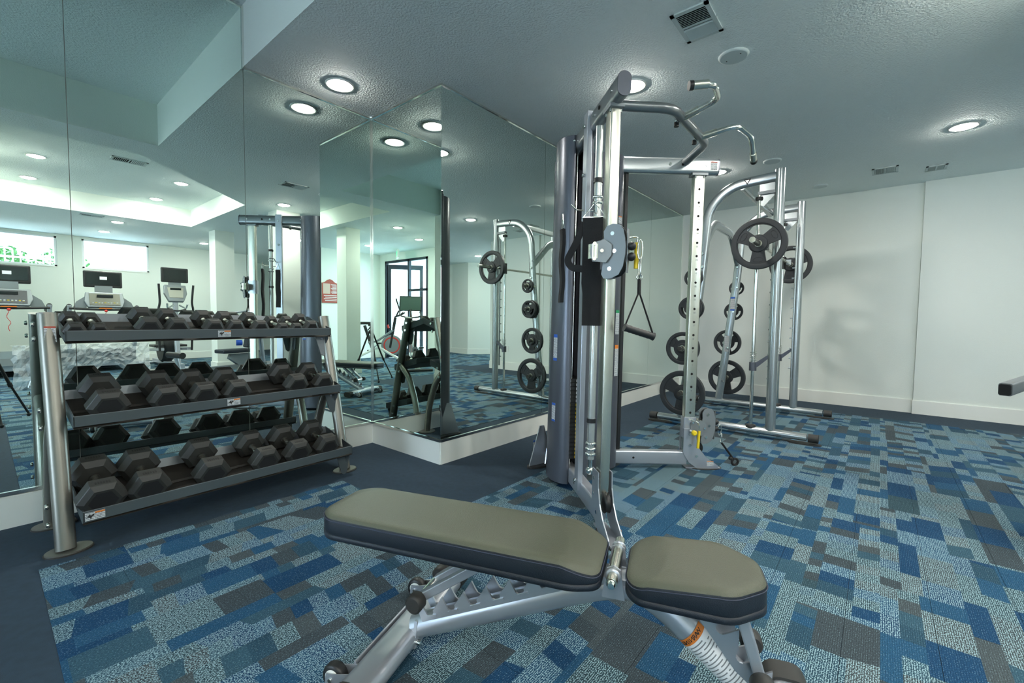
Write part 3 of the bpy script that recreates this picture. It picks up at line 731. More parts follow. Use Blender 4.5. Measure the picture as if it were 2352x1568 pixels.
# apex post and rear stabilisers
obj('apex_post', MB().sweep([(0, .03, .05), (0, .03, 2.2)], rrect(.08, .06, .01)), SHROUD, tr)
for s in (-1, 1):
    b0 = V((s*.03, .075, 0)); o = obj('rear_foot', MB().prism([(-.11, .016), (.11, .016), (.02, .30), (-.02, .30)], b0+V((s*.03, .03, 0)), (.96*s, .25, 0), (0, 0, 1), .008), SILVER, tr)
    obj('rear_foot_pad', MB().prism([(.125*cos(2*pi*i/24), .05*sin(2*pi*i/24)) for i in range(24)], b0+V((s*.03, .03, .008)), (1, .25*s, 0), (-.25*s, 1, 0), .014, (0, 0, 1)), DKCAP, tr)
sticker(tr, (-.10, .132, .14), (1, 0, 0), (0, 0, 1), .05, .11, BLUED, foot=BLUED)
# multi-grip pull-up bar
pu = lambda x, y, z: V((x, y, z))-AP
bar([pu(2.15, -1.30, 2.215), pu(2.40, -1.56, 2.215), pu(2.98, -1.56, 2.215), pu(3.27, -1.31, 2.205)], RND(.0270), SHROUDL, tr, 'pull_up_bar', fil=.07)
obj('bar_bracket', MB().box(pu(3.25, -1.335, 2.195), (.09, .012, .07), Matrix.Rotation(RAD(-49), 3, 'Z')), SILVER2, tr)
obj('bar_bracket', MB().box(pu(2.13, -1.325, 2.215), (.09, .012, .07), Matrix.Rotation(RAD(49), 3, 'Z')), SILVER2, tr)
G1 = fillet([pu(2.535, -1.53, 2.205), pu(2.50, -1.76, 2.245), pu(2.31, -1.79, 2.235), pu(2.24, -1.70, 2.225)], .055)
G2 = fillet([pu(2.845, -1.53, 2.205), pu(2.87, -1.765, 2.235), pu(3.06, -1.80, 2.225), pu(3.30, -1.77, 2.15)], .055)
for g in (G1, G2):
    obj('grip_bar', MB().sweep(g, circ(.0165, 14)), CHROME, tr)
    a0, b0 = V(g[0]), V(g[1]); dg = (b0-a0).normalized(); obj('knurled_sleeve', MB().cyl(a0+dg*.02, a0+dg*.13, .020, 16), BRUSH, tr)
    a0, b0 = V(g[-1]), V(g[-2]); dg = (b0-a0).normalized(); obj('hand_grip', MB().cyl(a0, a0+dg*.085, .0205, 16), BRUSH, tr); obj('grip_plug', MB().cyl(a0-dg*.008, a0+dg*.012, .0222, 16), BLACK, tr)
    obj('grip_nut', MB().cyl(V(g[0])-V((0, 0, .032)), V(g[0])-V((0, 0, .008)), .014, 8), BLACK, tr)
# pulley carriages: near upright (raised) and right upright (at the bottom)
def carriage(side, zc):
    D, O = arm_frame(side); hs = .955
    IN = -O   # inner side
    Q = lambda s, o, z: D*s+O*o+V((0, 0, z+zc))
    t = bpy.data.objects.new('pulley_carriage', None); COL.objects.link(t); t.parent = tr
    def ob(nm, mbb, m): return obj(nm, mbb, m, t)
    ob('collar_block', MB().sweep([Q(hs, 0, -.075), Q(hs, 0, .075)], rrect(.066, .094, .01), upv=D), SILVER)
    ob('pivot_barrel', MB().cyl(Q(hs+.045, 0, -.05) if False else Q(hs+.07, -.0, -.055), Q(hs+.07, 0, .055), .030, 20), BRUSH)
    ob('swivel_ear', MB().prism([(-.055, -.05), (.03, -.055), (.06, -.02), (.06, .03), (.02, .055), (-.055, .04)], Q(hs+.055, -.042, 0), D, (0, 0, 1), .006), GREYP)
    for q in ((-.04, .04), (-.04, -.04), (.045, .0)): ob('ear_bolt', MB().cyl(Q(hs+.055+q[0], -.053, q[1]), Q(hs+.055+q[0], -.038, q[1]), .008, 10), CHROME)
    return t, Q, D, O
def pulley_head(t, O0, X, N, mdl=GREYP):
    """banana-shaped pair of side plates carrying two pulleys; X outward, N plate normal"""
    Z = V((0, 0, .84)); X = V(X).normalized(); N = V(N).normalized()
    poly = [(x_, y_*.84) for x_, y_ in [(-.045, .115), (-.03, .145), (.0, .155), (.032, .148), (.052, .12), (.062, .07), (.066, .02), (.064, -.03), (.055, -.09), (.035, -.135), (.0, -.155), (-.04, -.155), (-.052, -.13), (-.045, -.07), (-.05, -.03), (-.05, .03), (-.042, .07)]]
    for s in (-1, 1): obj('side_plate', MB().prism(poly, O0+N*.021*s, X, Z, .005), mdl, t)
    for zz in (.088, -.088):
        obj('pulley', MB().lathe([(.010, -.011), (.050, -.011), (.043, 0), (.050, .011), (.010, .011)], O0+X*.012+Z*zz, N, 30), BLACK, t)
    for xx, zz in ((.0, .10), (.012, .0), (-.01, -.10)):
        obj('plate_bolt', MB().cyl(O0+X*xx+Z*zz-N*.027, O0+X*xx+Z*zz+N*.027, .010, 10), CHROME, t)
    for xx, zz, an in ((.028, .055, -60), (.022, -.05, 58)):
        o = obj('slot', MB().box((0, 0, 0), (.036, .006, .001)), HOLE, t); c = cos(RAD(an)); s_ = sin(RAD(an)); m_ = frame(O0+X*xx+Z*zz-N*.0205, X*c+Z*s_, -X*s_+Z*c); o.matrix_local = m_
        o = obj('slot', MB().box((0, 0, 0), (.036, .006, .001)), HOLE, t); o.matrix_local = frame(O0+X*xx+Z*zz+N*.0205, X*c+Z*s_, -X*s_+Z*c)
    # bright rim guard on the outer edge, cable stops
    obj('rim_guard', MB().sweep([O0+X*(.062+.010*cos(a_*.9))+Z*(.125*a_) for a_ in [-1+.2*i for i in range(11)]], rrect(.030, .003, .001), upv=X), GREYP, t)
    for zz in (.025, -.035): obj('cable_ball', MB().ball(O0+X*.088+Z*zz, .021, 14), BLACK, t)
# near arm: head swings towards the room, in front of the upright
t1, Q, D, O = carriage(-1, 1.415)
VX = V((.45, -.89, 0)).normalized(); VN = V((.89, .45, 0)).normalized()
c0 = Q(.955, 0, 0); h0 = c0+VX*.022-VN*.075
pulley_head(t1, h0, (.13, -.99, 0), (.99, .13, 0))
obj('pop_pin', MB().cyl(h0-VX*.085-VN*.02, h0-VX*.02-VN*.02, .012, 12), CHROME, t1)
obj('head_barrel', MB().cyl(h0-VX*.088+VN*.0-D*.0+V((0, 0, -.035)), h0-VX*.088+V((0, 0, .035)), .036, 22), BRUSH, t1)
obj('head_ear', MB().prism([(-.045, -.05), (.02, -.055), (.045, -.02), (.045, .03), (.01, .055), (-.045, .04), (-.06, 0)], h0-VX*.055-VN*.030, VX, (0, 0, 1), .006), GREYP, t1)
for q in ((-.035, .035), (-.035, -.038), (.0, .0)): obj('ear_bolt', MB().cyl(h0-VX*(.055-q[0])-VN*.042+V((0, 0, q[1])), h0-VX*(.055-q[0])-VN*.02+V((0, 0, q[1])), .009, 10), CHROME, t1)
ylh = h0+VX*.108+VN*.02
obj('release_lever', MB().cyl(ylh+V((0, 0, .045)), ylh+V((0, 0, -.08)), .0105, 12), YELLOW, t1)
obj('lever_rod', MB().tube([h0+VX*.03+V((0, 0, .06)), ylh+VX*.005+V((0, 0, .075)), ylh+V((0, 0, .04))], .004, 8, .02), CHROME, t1)
# right arm: at the foot, head beyond the upright's outer end
t2, Q2, D2, O2 = carriage(1, .315)
X2 = V((.80, -.60, 0)); c2 = Q2(.955, -.02, .01)
pulley_head(t2, c2+X2*.135+V((.0, -.0, 0)), X2, V((.60, .80, 0)))
pk_ = Q2(.955, -.055, -.02)
obj('pop_pin', MB().cyl(pk_, pk_-O2*.045, .012, 12), CHROME, t2); obj('pin_knob', MB().lathe([(.014, 0), (.019, .004), (.019, .020), (.012, .026)], pk_-O2*.040, -O2, 18), YELLOW, t2)
obj('release_lever', MB().cyl(pk_-O2*.03+D2*.045+V((0, 0, .01)), pk_-O2*.03+D2*.040+V((0, 0, -.115)), .010, 12), YELLOW, t2)
obj('lever_rod', MB().tube([pk_+D2*-.02+V((0, 0, .085)), pk_-O2*.03+D2*.03+V((0, 0, .075)), pk_-O2*.03+D2*.045+V((0, 0, .05)), pk_-O2*.03+D2*.045], .0042, 8, .02), CHROME, t2)
sticker(t2, Q2(.955, -.0345, .06), D2, (0, 0, 1), .035, .018)
# hooks for the hanging straps on the near frame post
D, O = arm_frame(-1); hk = D*.655-O*.0+V((0, 0, 1.67))
for o_, nm in ((-.03, 'accessory_hook'), (.07, 'accessory_hook')): obj(nm, MB().tube([D*.655+O*.02+V((0, 0, 1.70)), D*.655+O*(.02+o_)+V((0, 0, 1.70)), D*.655+O*(.02+o_*1.5)+V((0, 0, 1.73))], .005, 8, .01), CHROME, tr)
# ---- things hanging from the machine
def carabiner(p, parent, r=.012, l=.045, X=(1, 0, 0)):
    X = V(X); pts = []
    for i in range(20): an = 2*pi*i/20; pts.append(V(p)+X*r*cos(an)+V((0, 0, l*sin(an))))
    return obj('carabiner', MB().sweep(pts, circ(.0035, 8), upv=X.cross(V((0, 0, 1))), closed=True), CHROME, parent)
# stirrup handle below the near pulley
hp = AP+h0+VX*.118
hx_, hy_, hz_ = hp.x, hp.y, hp.z+.065
hd = thing('stirrup_handle', 'black stirrup handle hanging from the raised near pulley', 'handle', (hx_, hy_, hz_-.36))
wv = V((.72, -.69, 0)).normalized()
carabiner((0, 0, .30), hd, .012, .048, wv); carabiner((0, 0, .215), hd, .013, .045, V((.69, .72, 0)))
obj('ring', MB().tube([V((0, 0, .17))+wv*.014*cos(2*pi*i/14)+V((0, 0, .014*sin(2*pi*i/14))) for i in range(14)], .0035, 8, closed=True, upv=(0, 1, 0)), CHROME, hd)
obj('strap_keeper', MB().box((0, 0, .125), (.016, .012, .075)), WEB, hd)
lo, hi_ = wv*-.062+V((0, 0, -.075)), wv*.072+V((0, 0, -.115))
for q in (lo, hi_): obj('strap', MB().sweep([V((0, 0, .10)), q+V((0, 0, .02)), q], rrect(.004, .014, .001), upv=wv.cross(V((0, 0, 1)))), WEB, hd)
dg = (hi_-lo).normalized()
gp = MB(); nn = 16; gp.sweep([lo-dg*.008+dg*((hi_-lo).length+.016)*i/nn for i in range(nn+1)], circ(1, 16), scale=[.0205 if i in (0, nn) else (.0170+(.0014 if i % 2 else 0)) for i in range(nn+1)])
obj('grip', gp, BLACK, hd)
# second short strap with ball at the right foot: tricep rope/ankle end
D2, O2 = arm_frame(1)
rb = AP+c2+X2*.24+V((0, 0, -.05))
ro = thing('cable_end_strap', 'black cable end strap clipped to the low pulley, its end on the carpet', 'cable strap', (rb.x, rb.y, .0))
end = V((.10, -.09, 0)); z0 = rb.z
carabiner((0, 0, z0), ro, .012, .04, (.6, -.8, 0)); carabiner((.010, -.01, z0-.06), ro, .012, .035, (.8, .6, 0))
obj('strap', MB().sweep([V((.014, -.012, z0-.095)), V((.085, -.08, .055))], rrect(.022, .010, .003), upv=(0, 0, 1)), WEB, ro)
obj('end_loop', MB().tube([V((.095, -.090, .032))+V((.68, -.62, 0)).normalized()*.024*cos(2*pi*i/18)+V((0, 0, .024*sin(2*pi*i/18))) for i in range(18)], .0085, 10, closed=True, upv=(0, 1, 0)), WEB, ro)
obj('stopper', MB().ball((.075, -.065, .06), .017, 12), DKCAP, ro)
# abdominal straps hung from the near frame post
def strap_thing(p, label, w, l, ztop, X, N, loop=True):
    X = V(X).normalized(); N = V(N).normalized(); t = thing('hanging_strap', label, 'strap', (p[0], p[1], ztop-l))
    T = lambda x, z, n=0: X*x+N*n+V((0, 0, z+l-ztop+ztop))
    tri = [X*0+V((0, 0, l+.08)), X*(w/2)+V((0, 0, l+.005)), X*(-w/2)+V((0, 0, l+.005))]
    obj('triangle_ring', MB().sweep(tri, circ(.004, 8), upv=N, closed=True), CHROME, t)
    pts = [N*(.004*sin(k*1.1))+V((0, 0, l*(1-k/10))) for k in range(11)]
    ww = [w*(1 if k < 6 else 1.03 if k == 6 else .93) for k in range(11)]
    rings = []
    for p_, w_ in zip(pts, ww): rings.append([p_+X*w_/2+N*.011, p_+X*w_/2-N*.011, p_-X*w_/2-N*.011, p_-X*w_/2+N*.011])
    obj('padded_strap', MB().loft(rings, smooth=False), WEB, t, bevel=.004)
    if loop: obj('arm_loop', MB().sweep(fillet([-X*w*.45+V((0, 0, l-.02)), -X*(w*.72)+V((0, 0, l*.80)), -X*(w*1.18)+V((0, 0, l*.61)), -X*(w*.95)+V((0, 0, l*.54)), -X*(w*.4)+V((0, 0, l*.53))], .03), rrect(.036, .004, .001), upv=X.cross(V((0, 0, 1)))), WEB, t)
    return t
pst = AP+D*.665+O*-.045
strap_thing((2.10, -1.27, 0), 'wide black padded strap hanging in front of the near cable machine post', .122, .57, 1.620, (.45, -.89, 0), (.89, .45, 0))
obj('strap_hook', MB().tube([pst-AP+V((0, 0, 1.66)), V((2.115, -1.262, 1.66))-AP, V((2.10, -1.27, 1.70))-AP], .0055, 8, .02), CHROME, tr)
pst2 = AP+D*.60+O*.16
strap_thing((pst2.x, pst2.y, 0), 'second black strap hanging on the outer side of the cable machine post', .05, .42, 1.60, (.65, .76, 0), (.76, -.65, 0), False)

tr.rotation_mode = 'AXIS_ANGLE'; tr.rotation_axis_angle = (RAD(.5), .77, .64, 0)
tr.location = AP+V((-.012, .014, 0))
# ================================================================== SMITH MACHINE
S0 = V((5.35, -1.35, 0))
sm = thing('smith_machine', 'silver smith machine with curved side frames and vertical guide rods, by the side wall', 'smith machine', S0)
w2 = lambda x, y, z: V((x, y, z))-S0
def logo(x, y, z, sgn):
    Pq = w2(x, y, z); obj('emblem', MB().prism([(-.03, .022), (.03, .022), (0, -.032)], Pq, (0, 1, 0), (0, 0, 1), .003), INK, sm); obj('emblem_inset', MB().prism([(-.016, .012), (.016, .012), (0, -.016)], Pq+V((sgn*.001, 0, 0)), (0, 1, 0), (0, 0, 1), .003), SILVER2, sm)
for x, out in ((4.65, -1), (6.05, 1)):
    bar([w2(x, -2.00, .062), w2(x, -.66, .062)], stad(.085, .062), SILVER2, sm, 'base_tube')
    for y, s in ((-2.00, -1), (-.66, 1)):
        bar([w2(x, y+.01*s, .060), w2(x, y+.085*s, .060)], stad(.092, .072), DKCAP, sm, 'end_cap')
        obj('foot_pad', MB().prism([(.13*cos(2*pi*i/26), .055*sin(2*pi*i/26)) for i in range(26)], w2(x, y-.02*s, .006), (0, 1, 0), (1, 0, 0), .012, (0, 0, 1)), DKCAP, sm)
    obj('upright_tube', MB().cyl(w2(x, -1.713, .085), w2(x, -1.713, 2.455), .042, 26), SILVER2, sm)
    bar([w2(x, -1.695, 2.395), w2(x, -1.30, 2.375), w2(x, -1.10, 2.18), w2(x, -1.065, 1.62), w2(x, -.90, .085)], stad(.092, .058), SILVER2, sm, 'curved_frame_tube', upv=(1, 0, 0), fil=.26)
    for z in (.32, .75, 1.2, 1.5, 1.62, 1.75):
        y = -.92-.165*(z-.1)/1.5 if z < 1.6 else -1.07
        obj('frame_bolt', MB().lathe([(.010, 0), (.016, .004), (.012, .012)], w2(x-.030, y, z), (-1, 0, 0), 12), CHROME, sm)
    logo(x-.030, -1.45, 2.385, -1)
    obj('gusset', MB().prism([(0, .10), (.14, .10), (.14, -.12), (.10, -.14), (.02, -.05)], w2(x, -1.69, 2.28), (0, 1, 0), (0, 0, 1), .008), SILVER2, sm)
    obj('guide_rod', MB().cyl(w2(x, -1.55, .09), w2(x, -1.55, 2.26), .0155, 18), CHROME, sm)
    obj('rod_bracket', MB().box(w2(x, -1.61, 2.262), (.05, .14, .028)), GREYP, sm); obj('rod_bumper', MB().lathe([(.03, 0), (.034, .015), (.03, .03)], w2(x, -1.55, 2.20), (0, 0, 1), 18), BLACK, sm)
    obj('rod_foot', MB().lathe([(.045, 0), (.045, .02), (.025, .026)], w2(x, -1.55, .086), (0, 0, 1), 22), BLACK, sm)
    obj('safety_collar', MB().cyl(w2(x, -1.55, .62), w2(x, -1.55, .70), .032, 20), SHROUD, sm)
    sp = MB(); pts = [w2(x, -1.55, 0)+V((.027*cos(t_*.6), .027*sin(t_*.6), .705+t_*.00155)) for t_ in range(64)]; sp.sweep(pts, circ(.003, 6)); obj('coil_spring', sp, CHROME, sm)
    obj('stop_arm', MB().prism([(0, -.035), (0, .02), (-.12, .115), (-.125, .085)], w2(x, -1.565, .67), (0, 1, 0), (0, 0, 1), .03), SHROUD, sm)
    obj('stop_rod', MB().cyl(w2(x-out*.06, -1.69, .42), w2(x-out*.06, -1.69, 2.2), .011, 12), SILVER2, sm)
    for k in range(13): obj('catch_peg', MB().cyl(w2(x-out*.06, -1.69, .55+k*.115), w2(x-out*.06, -1.655, .55+k*.115), .0075, 8), CHROME, sm)
    for z, y in ((1.504, -1.03), (1.207, -1.005), (.806, -.945), (.357, -.95)):
        obj('storage_peg', MB().cyl(w2(x, y, z), w2(x+out*.235, y, z), .0235, 18), BRUSH, sm); obj('peg_cap', MB().cyl(w2(x+out*.235, y, z), w2(x+out*.242, y, z), .022, 18), DKCAP, sm)
bar([w2(4.65, -1.06, 1.80), w2(5.02, -1.06, 2.115), w2(5.68, -1.06, 2.115), w2(6.05, -1.06, 1.80)], stad(.05, .10), SILVER2, sm, 'cross_arch', upv=(0, 1, 0) if False else (0, 0, 1), fil=.12)
bar([w2(4.65, -1.40, 2.36), w2(6.05, -1.40, 2.36)], stad(.05, .075), SILVER2, sm, 'top_crossbar')
sticker(sm, w2(6.0195, -1.031, 1.30), (0, -1, 0), (0, 0, 1), .05, .17, BLUED, foot=BLUED); sticker(sm, w2(6.0195, -.977, .80), (0, -1, 0), (0, 0, 1), .05, .20)
bar_ = thing('smith_barbell', 'steel bar running on the smith machine guide rods, loaded with one plate each side', 'barbell', (5.35, -1.60, 1.77))
obj('shaft', MB().cyl((-1.10, 0, 0), (1.10, 0, 0), .0145, 18), BRUSH, bar_)
for s in (-1, 1):
    obj('sleeve', MB().cyl((s*.80, 0, 0), (s*1.17, 0, 0), .0245, 22), BRUSH, bar_); obj('sleeve_end', MB().cyl((s*1.17, 0, 0), (s*1.174, 0, 0), .021, 22), CHROME, bar_)
    obj('linear_bearing', MB().cyl((s*.70, .05, -.07), (s*.70, .05, .07), .032, 20), BLACK, bar_); obj('catch_hook', MB().prism([(-.02, -.03), (.03, -.02), (.03, .03), (-.02, .03)], (s*.66, -.02, 0), (0, 1, 0), (0, 0, 1), .02), SILVER2, bar_)
# ------------------------------------------------------------------ weight plates
def plate_mesh(R, big):
    hub = max(.042, R*.32); ro = R*.76; ri = hub*1.12 if big else max(R*.52, hub*1.12); n = 64
    outer = [(R*.985*cos(2*pi*i/n), R*.985*sin(2*pi*i/n)) for i in range(n)]; holes = []
    half = RAD(38 if big else 36)
    for k in range(3):
        c = RAD(90+120*k); h = []
        for i in range(9): a = c-half+2*half*i/8; h.append((ro*cos(a), ro*sin(a)))
        hi = half*(.62 if big else .95)
        for i in range(7): a = c+hi-2*hi*i/6; h.append((ri*cos(a), ri*sin(a)))
        holes.append([(p.x, p.y) for p in fillet([V((*h[-1], 0))]+[V((*q, 0)) for q in h]+[V((*h[0], 0))], .008, 3)[1:-1]])
    th = .012; bm = bmesh.new()
    for z in (-th, th):
        es = []
        for lp in [outer]+holes:
            vv = [bm.verts.new((z, x, y)) for x, y in lp]; es += [bm.edges.new((vv[i], vv[(i+1) % len(vv)])) for i in range(len(vv))]
        bmesh.ops.triangle_fill(bm, use_beauty=True, use_dissolve=False, edges=es)
    for lp in [outer]+holes:
        a = [bm.verts.new((-th, x, y)) for x, y in lp]; b = [bm.verts.new((th, x, y)) for x, y in lp]
        for i in range(len(lp)): bm.faces.new((a[i], a[(i+1) % len(a)], b[(i+1) % len(a)], b[i]))
    me = bpy.data.meshes.new('web'); bmesh.ops.recalc_face_normals(bm, faces=bm.faces); bm.to_mesh(me); bm.free(); me.materials.append(PLATE)
    return me
P_CACHE = {}
def plate(x, y, z, R, label, grp=None):
    key = round(R, 3)
    if key not in P_CACHE:
        t = thing('weight_plate', label, 'weight plate', (x, y, z), 0, grp); big = R > .2; w = .020 if R > .13 else .014
        obj('web', plate_mesh(R, big), PLATE, t)
        obj('rim', MB().lathe([(R*.80, -w), (R*.97, -w), (R, -w*.6), (R, w*.6), (R*.97, w), (R*.80, w), (R*.785, w*.5), (R*.785, -w*.5)], (0, 0, 0), (1, 0, 0), 64).loft([], cap=False) if False else MB().sweep([V((0, R*.89*cos(2*pi*i/64), R*.89*sin(2*pi*i/64))) for i in range(64)], rrect(R*.21, w*2, .006), upv=(1, 0, 0), closed=True), PLATE, t)
        h = max(.042, R*.32)
        obj('hub', MB().sweep([V((0, (h+.026)/2*cos(2*pi*i/32), (h+.026)/2*sin(2*pi*i/32))) for i in range(32)], rrect(h-.026, w*2.3, .005), upv=(1, 0, 0), closed=True), PLATE, t)
        obj('bore_ring', MB().sweep([V((0, .0275*cos(2*pi*i/28), .0275*sin(2*pi*i/28))) for i in range(28)], rrect(.004, w*2.36, .001), upv=(1, 0, 0), closed=True), BRUSH, t)
        if R > .1:
            for k in range(3):
                a = RAD(30+120*k); cx_, cy_ = R*.62*cos(a), R*.62*sin(a)
                obj('raised_mark', MB().sweep([V((0, cx_+R*.17*cos(q)*(-sin(a))-R*.09*sin(q)*cos(a), cy_+R*.17*cos(q)*cos(a)-R*.09*sin(q)*sin(a))) for q in [2*pi*i/24 for i in range(24)]], rrect(.004, w*1.5 if R < .2 else w*1.5, .001), upv=(1, 0, 0), closed=True), PLATE, t)
        P_CACHE[key] = t; return t
    return dup(P_CACHE[key], (x, y, z), label=label)
plate(4.44, -1.60, 1.77, .225, 'large black plate on the near end of the smith bar'); plate(6.26, -1.60, 1.77, .225, 'large black plate on the far end of the smith bar, half hidden by the upright')
fx = 4.50; rx = 6.19
for x, who in ((fx, 'near side of the smith machine'), (rx, 'far side of the smith machine')):
    plate(x, -.95, .357, .225, 'large black plate on the lowest peg, '+who); plate(x, -.945, .806, .165, 'medium black plate on the second peg up, '+who)
    plate(x, -1.005, 1.207, .113, 'small black plate on the third peg up, '+who); plate(x, -1.03, 1.504, .089, 'smallest black plate on the top peg, '+who)
plate(4.555, -1.005, 1.207, .118, 'small plate behind another one on the third peg, near side of the smith machine')
# ================================================================== DUMBBELL RACK
RR = RAD(2.4)
rk = thing('dumbbell_rack', 'three tier dumbbell rack with leaning pewter tubes in front of the mirrors', 'dumbbell rack', (.218, .351, 0), RR)
for x in (0, 1.40):
    tube_o = bar([(x, 0, .012), (x, .125, .55), (x, .262, 1.078)], stad(.072, .064), PEWTER, rk, 'leaning_tube', upv=(0, 1, 0))
    obj('tube_cap', MB().prism([(p[0], p[1]) for p in stad(.074, .066)], (x, .2625, 1.080), (1, 0, 0), (0, 1, -.2), .006), PEWTER, rk)
    bar([(x, .155, .60), (x, .27, .50), (x, .375, .25), (x, .40, .012)], stad(.058, .058), PEWTER, rk, 'rear_leg', upv=(0, 1, 0) if False else (1, 0, 0), fil=.15)
    for y in (0.0, .40): obj('foot_plate', MB().prism([(.080*cos(2*pi*i/30), .060*sin(2*pi*i/30)) for i in range(30)], (x+(.01 if x == 0 else 0), y+.002, .006), (1, 0, 0), (0, 1, 0), .010, (0, 0, 1)), PEWTER, rk)
    for y in (0.0, .40): obj('foot_rubber', MB().prism([(.085*cos(2*pi*i/30), .065*sin(2*pi*i/30)) for i in range(30)], (x+(.01 if x == 0 else 0), y+.002, .0025), (1, 0, 0), (0, 1, 0), .005, (0, 0, 1)), DKCAP, rk)
    for z in (.12, .20, .55, .63, .96, 1.03):
        y = .05+.243*z; s = -1 if x == 0 else 1
        obj('tube_bolt', MB().lathe([(.010, 0), (.013, .003), (.010, .012)], (x+s*.040, y-.012, z), (s, 0, 0), 10), CHROME, rk)
TR = [(.150, 1.000, 'top'), (.035, .606, 'middle'), (-.105, .195, 'bottom')]
sl = .30; dep = .335
nd_ = V((0, -sl, 1)).normalized(); sd = V((0, 1, sl)).normalized()
for (yl, zl, nm) in TR:
    x0, x1 = .045, 1.392
    tray = obj('shelf_tray', MB().add([(x0, yl, zl-.048), (x1, yl, zl-.048), (x1, yl+.006, zl-.048), (x0, yl+.006, zl-.048), (x0, yl, zl), (x1, yl, zl), (x1, yl+.006, zl), (x0, yl+.006, zl)], [(0, 1, 5, 4), (3, 7, 6, 2), (4, 5, 6, 7), (0, 3, 2, 1), (0, 4, 7, 3), (1, 2, 6, 5)]), TRAYM, rk)
    F0 = V((0, yl+.003, zl-.056)); B0 = F0+sd*dep
    q = MB()
    def plate4(A_, B_, t_):  # sheet between two lines across x
        n_ = (B_-A_).normalized().cross(V((1, 0, 0)))*t_
        vs_ = [V((xx, 0, 0))+p for xx in (x0, x1) for p in (A_, B_, B_+n_, A_+n_)]
        return MB().add(vs_, [(0, 1, 2, 3), (7, 6, 5, 4), (0, 4, 5, 1), (1, 5, 6, 2), (2, 6, 7, 3), (3, 7, 4, 0)])
    obj('tray_base', plate4(F0+sd*.0, B0, .004), TRAYIN, tray); obj('rear_lip', plate4(B0, B0+V((0, .012, .045)), .004), GREYP, tray)
    obj('ridge', plate4(F0+sd*.15+nd_*.006, F0+sd*.16+nd_*.014, .004), TRAYIN, tray)
    for xx in (x0, x1-.004):
        side_ = obj('end_plate', MB().prism([(yl, zl-.048), (yl, zl), (B0.y+.012, B0.z+.045), (B0.y+.012, B0.z-.01), (yl+.02, zl-.056)], (xx+.002, 0, 0), (0, 1, 0), (0, 0, 1), .005), TRAYM, tray)
    obj('lip_edge', MB().box(((x0+x1)/2, yl+.003, zl+.0008), (x1-x0, .007, .002)), GREYP, tray)
    for xx in (.055, 1.375):
        if xx < 1: continue
        obj('tray_bracket', MB().prism([(yl+.01, zl-.045), (yl+.01, zl-.07), (yl+.10, zl-.185), (yl+.135, zl-.175), (yl+.17, zl-.02)], (xx, 0, 0), (0, 1, 0), (0, 0, 1), .006), TRAYM, rk)
        if xx > 1: obj('front_bracket', MB().prism([(-.055, 0), (.055, 0), (.045, -.03), (.018, -.135), (0, -.15), (-.018, -.135), (-.045, -.03)], (xx-.02, yl+.055, zl-.05), (1, 0, 0), (0, .1, 1), .005), GREYP if nm == 'top' else TRAYM, rk)
    if nm != 'bottom': obj('bracket_bolt', MB().cyl((1.345, yl+.045, zl-.075), (1.345, yl+.06, zl-.075), .008, 8), CHROME, rk)
def tray_decal(x, yl, zl):
    s_ = sticker(rk, (x, yl-.0008, zl-.024), (1, 0, 0), (0, 0, 1), .068, .036)
    obj('warning_band', MB().box((.016, .0135, .0004), (.034, .007, .0012)), ORANGE, s_); obj('hand_symbol', MB().prism([(-.028, -.002), (-.02, .008), (-.012, .004), (-.006, .010), (-.002, .002), (-.012, -.004), (-.014, -.014), (-.020, -.004)], (0, 0, .0006), (1, 0, 0), (0, 1, 0), .0008), INK, s_)
tray_decal(.715, .150, 1.000); tray_decal(.715, .035, .606); tray_decal(.085, -.105, .195)
sticker(rk, (0.002, .243*.985+.0-.032, .985), (1, 0, 0), (0, .2, 1), .040, .075, REDD)
# ------------------------------------------------------------------ hex dumbbells: axis along local y of the rack, resting on the sloping tray
def hexring(r, y, rot=0): return [V((r*cos(pi/3*i+rot), y, r*sin(pi/3*i+rot))) for i in range(6)]
D_CACHE = {}
DOT = mat('dumbbell_mark', (.012, .012, .012), .6)
def dumbbell(size, loc, rot, label, grp):
    if size not in D_CACHE:
        r, hl, gap = size; t = thing('hex_dumbbell', label, 'dumbbell', loc, 0, grp); t.rotation_euler = rot
        for s in (-1, 1):
            ya = s*gap/2; yb = s*(gap/2+hl)
            h = obj('hex_head', MB().loft([hexring(r*.70, ya), hexring(r*.97, ya+s*hl*.22), hexring(r, ya+s*hl*.25), hexring(r, yb-s*hl*.20), hexring(r*.97, yb-s*hl*.16), hexring(r*.72, yb)], smooth=False), RUBBER, t)
            obj('face_recess', MB().loft([hexring(r*.58, yb-s*.001), hexring(r*.58, yb+s*.0012)], smooth=False), DOT, h)
            mk = MB(); ww = r*.62
            for k in range(6): mk.box((-ww/2+ww*(k+.5)/6, ya+s*hl*.60 if True else 0, r*.866+.0004), (ww/6*.62, hl*.17, .0012))
            obj('embossed_mark', mk, DOT, h)
        hp_ = []
        for k in range(9):
            y = -gap/2+gap*k/8; hp_.append((.0125+.0035*math.exp(-((y)/(gap*.28))**2) if True else .014, y))
        obj('handle', MB().lathe(hp_, (0, 0, 0), (0, 1, 0), 20), BRUSH, t)
        for s in (-1, 1): obj('handle_collar', MB().lathe([(.02, -.006), (.020, .006)], (0, s*(gap/2-.004), 0), (0, 1, 0), 20), CHROME if r < .07 else RUBBER, t)
        D_CACHE[size] = t; return t
    return dup(D_CACHE[size], loc, rot, label)
ROT = (math.atan(sl), 0, RR)
def rack_world(x, y, z): return V((.218+x*cos(RR)-y*sin(RR), .351+x*sin(RR)+y*cos(RR), z))
orders = ['first', 'second', 'third', 'fourth', 'fifth', 'sixth', 'seventh', 'eighth', 'ninth', 'tenth']
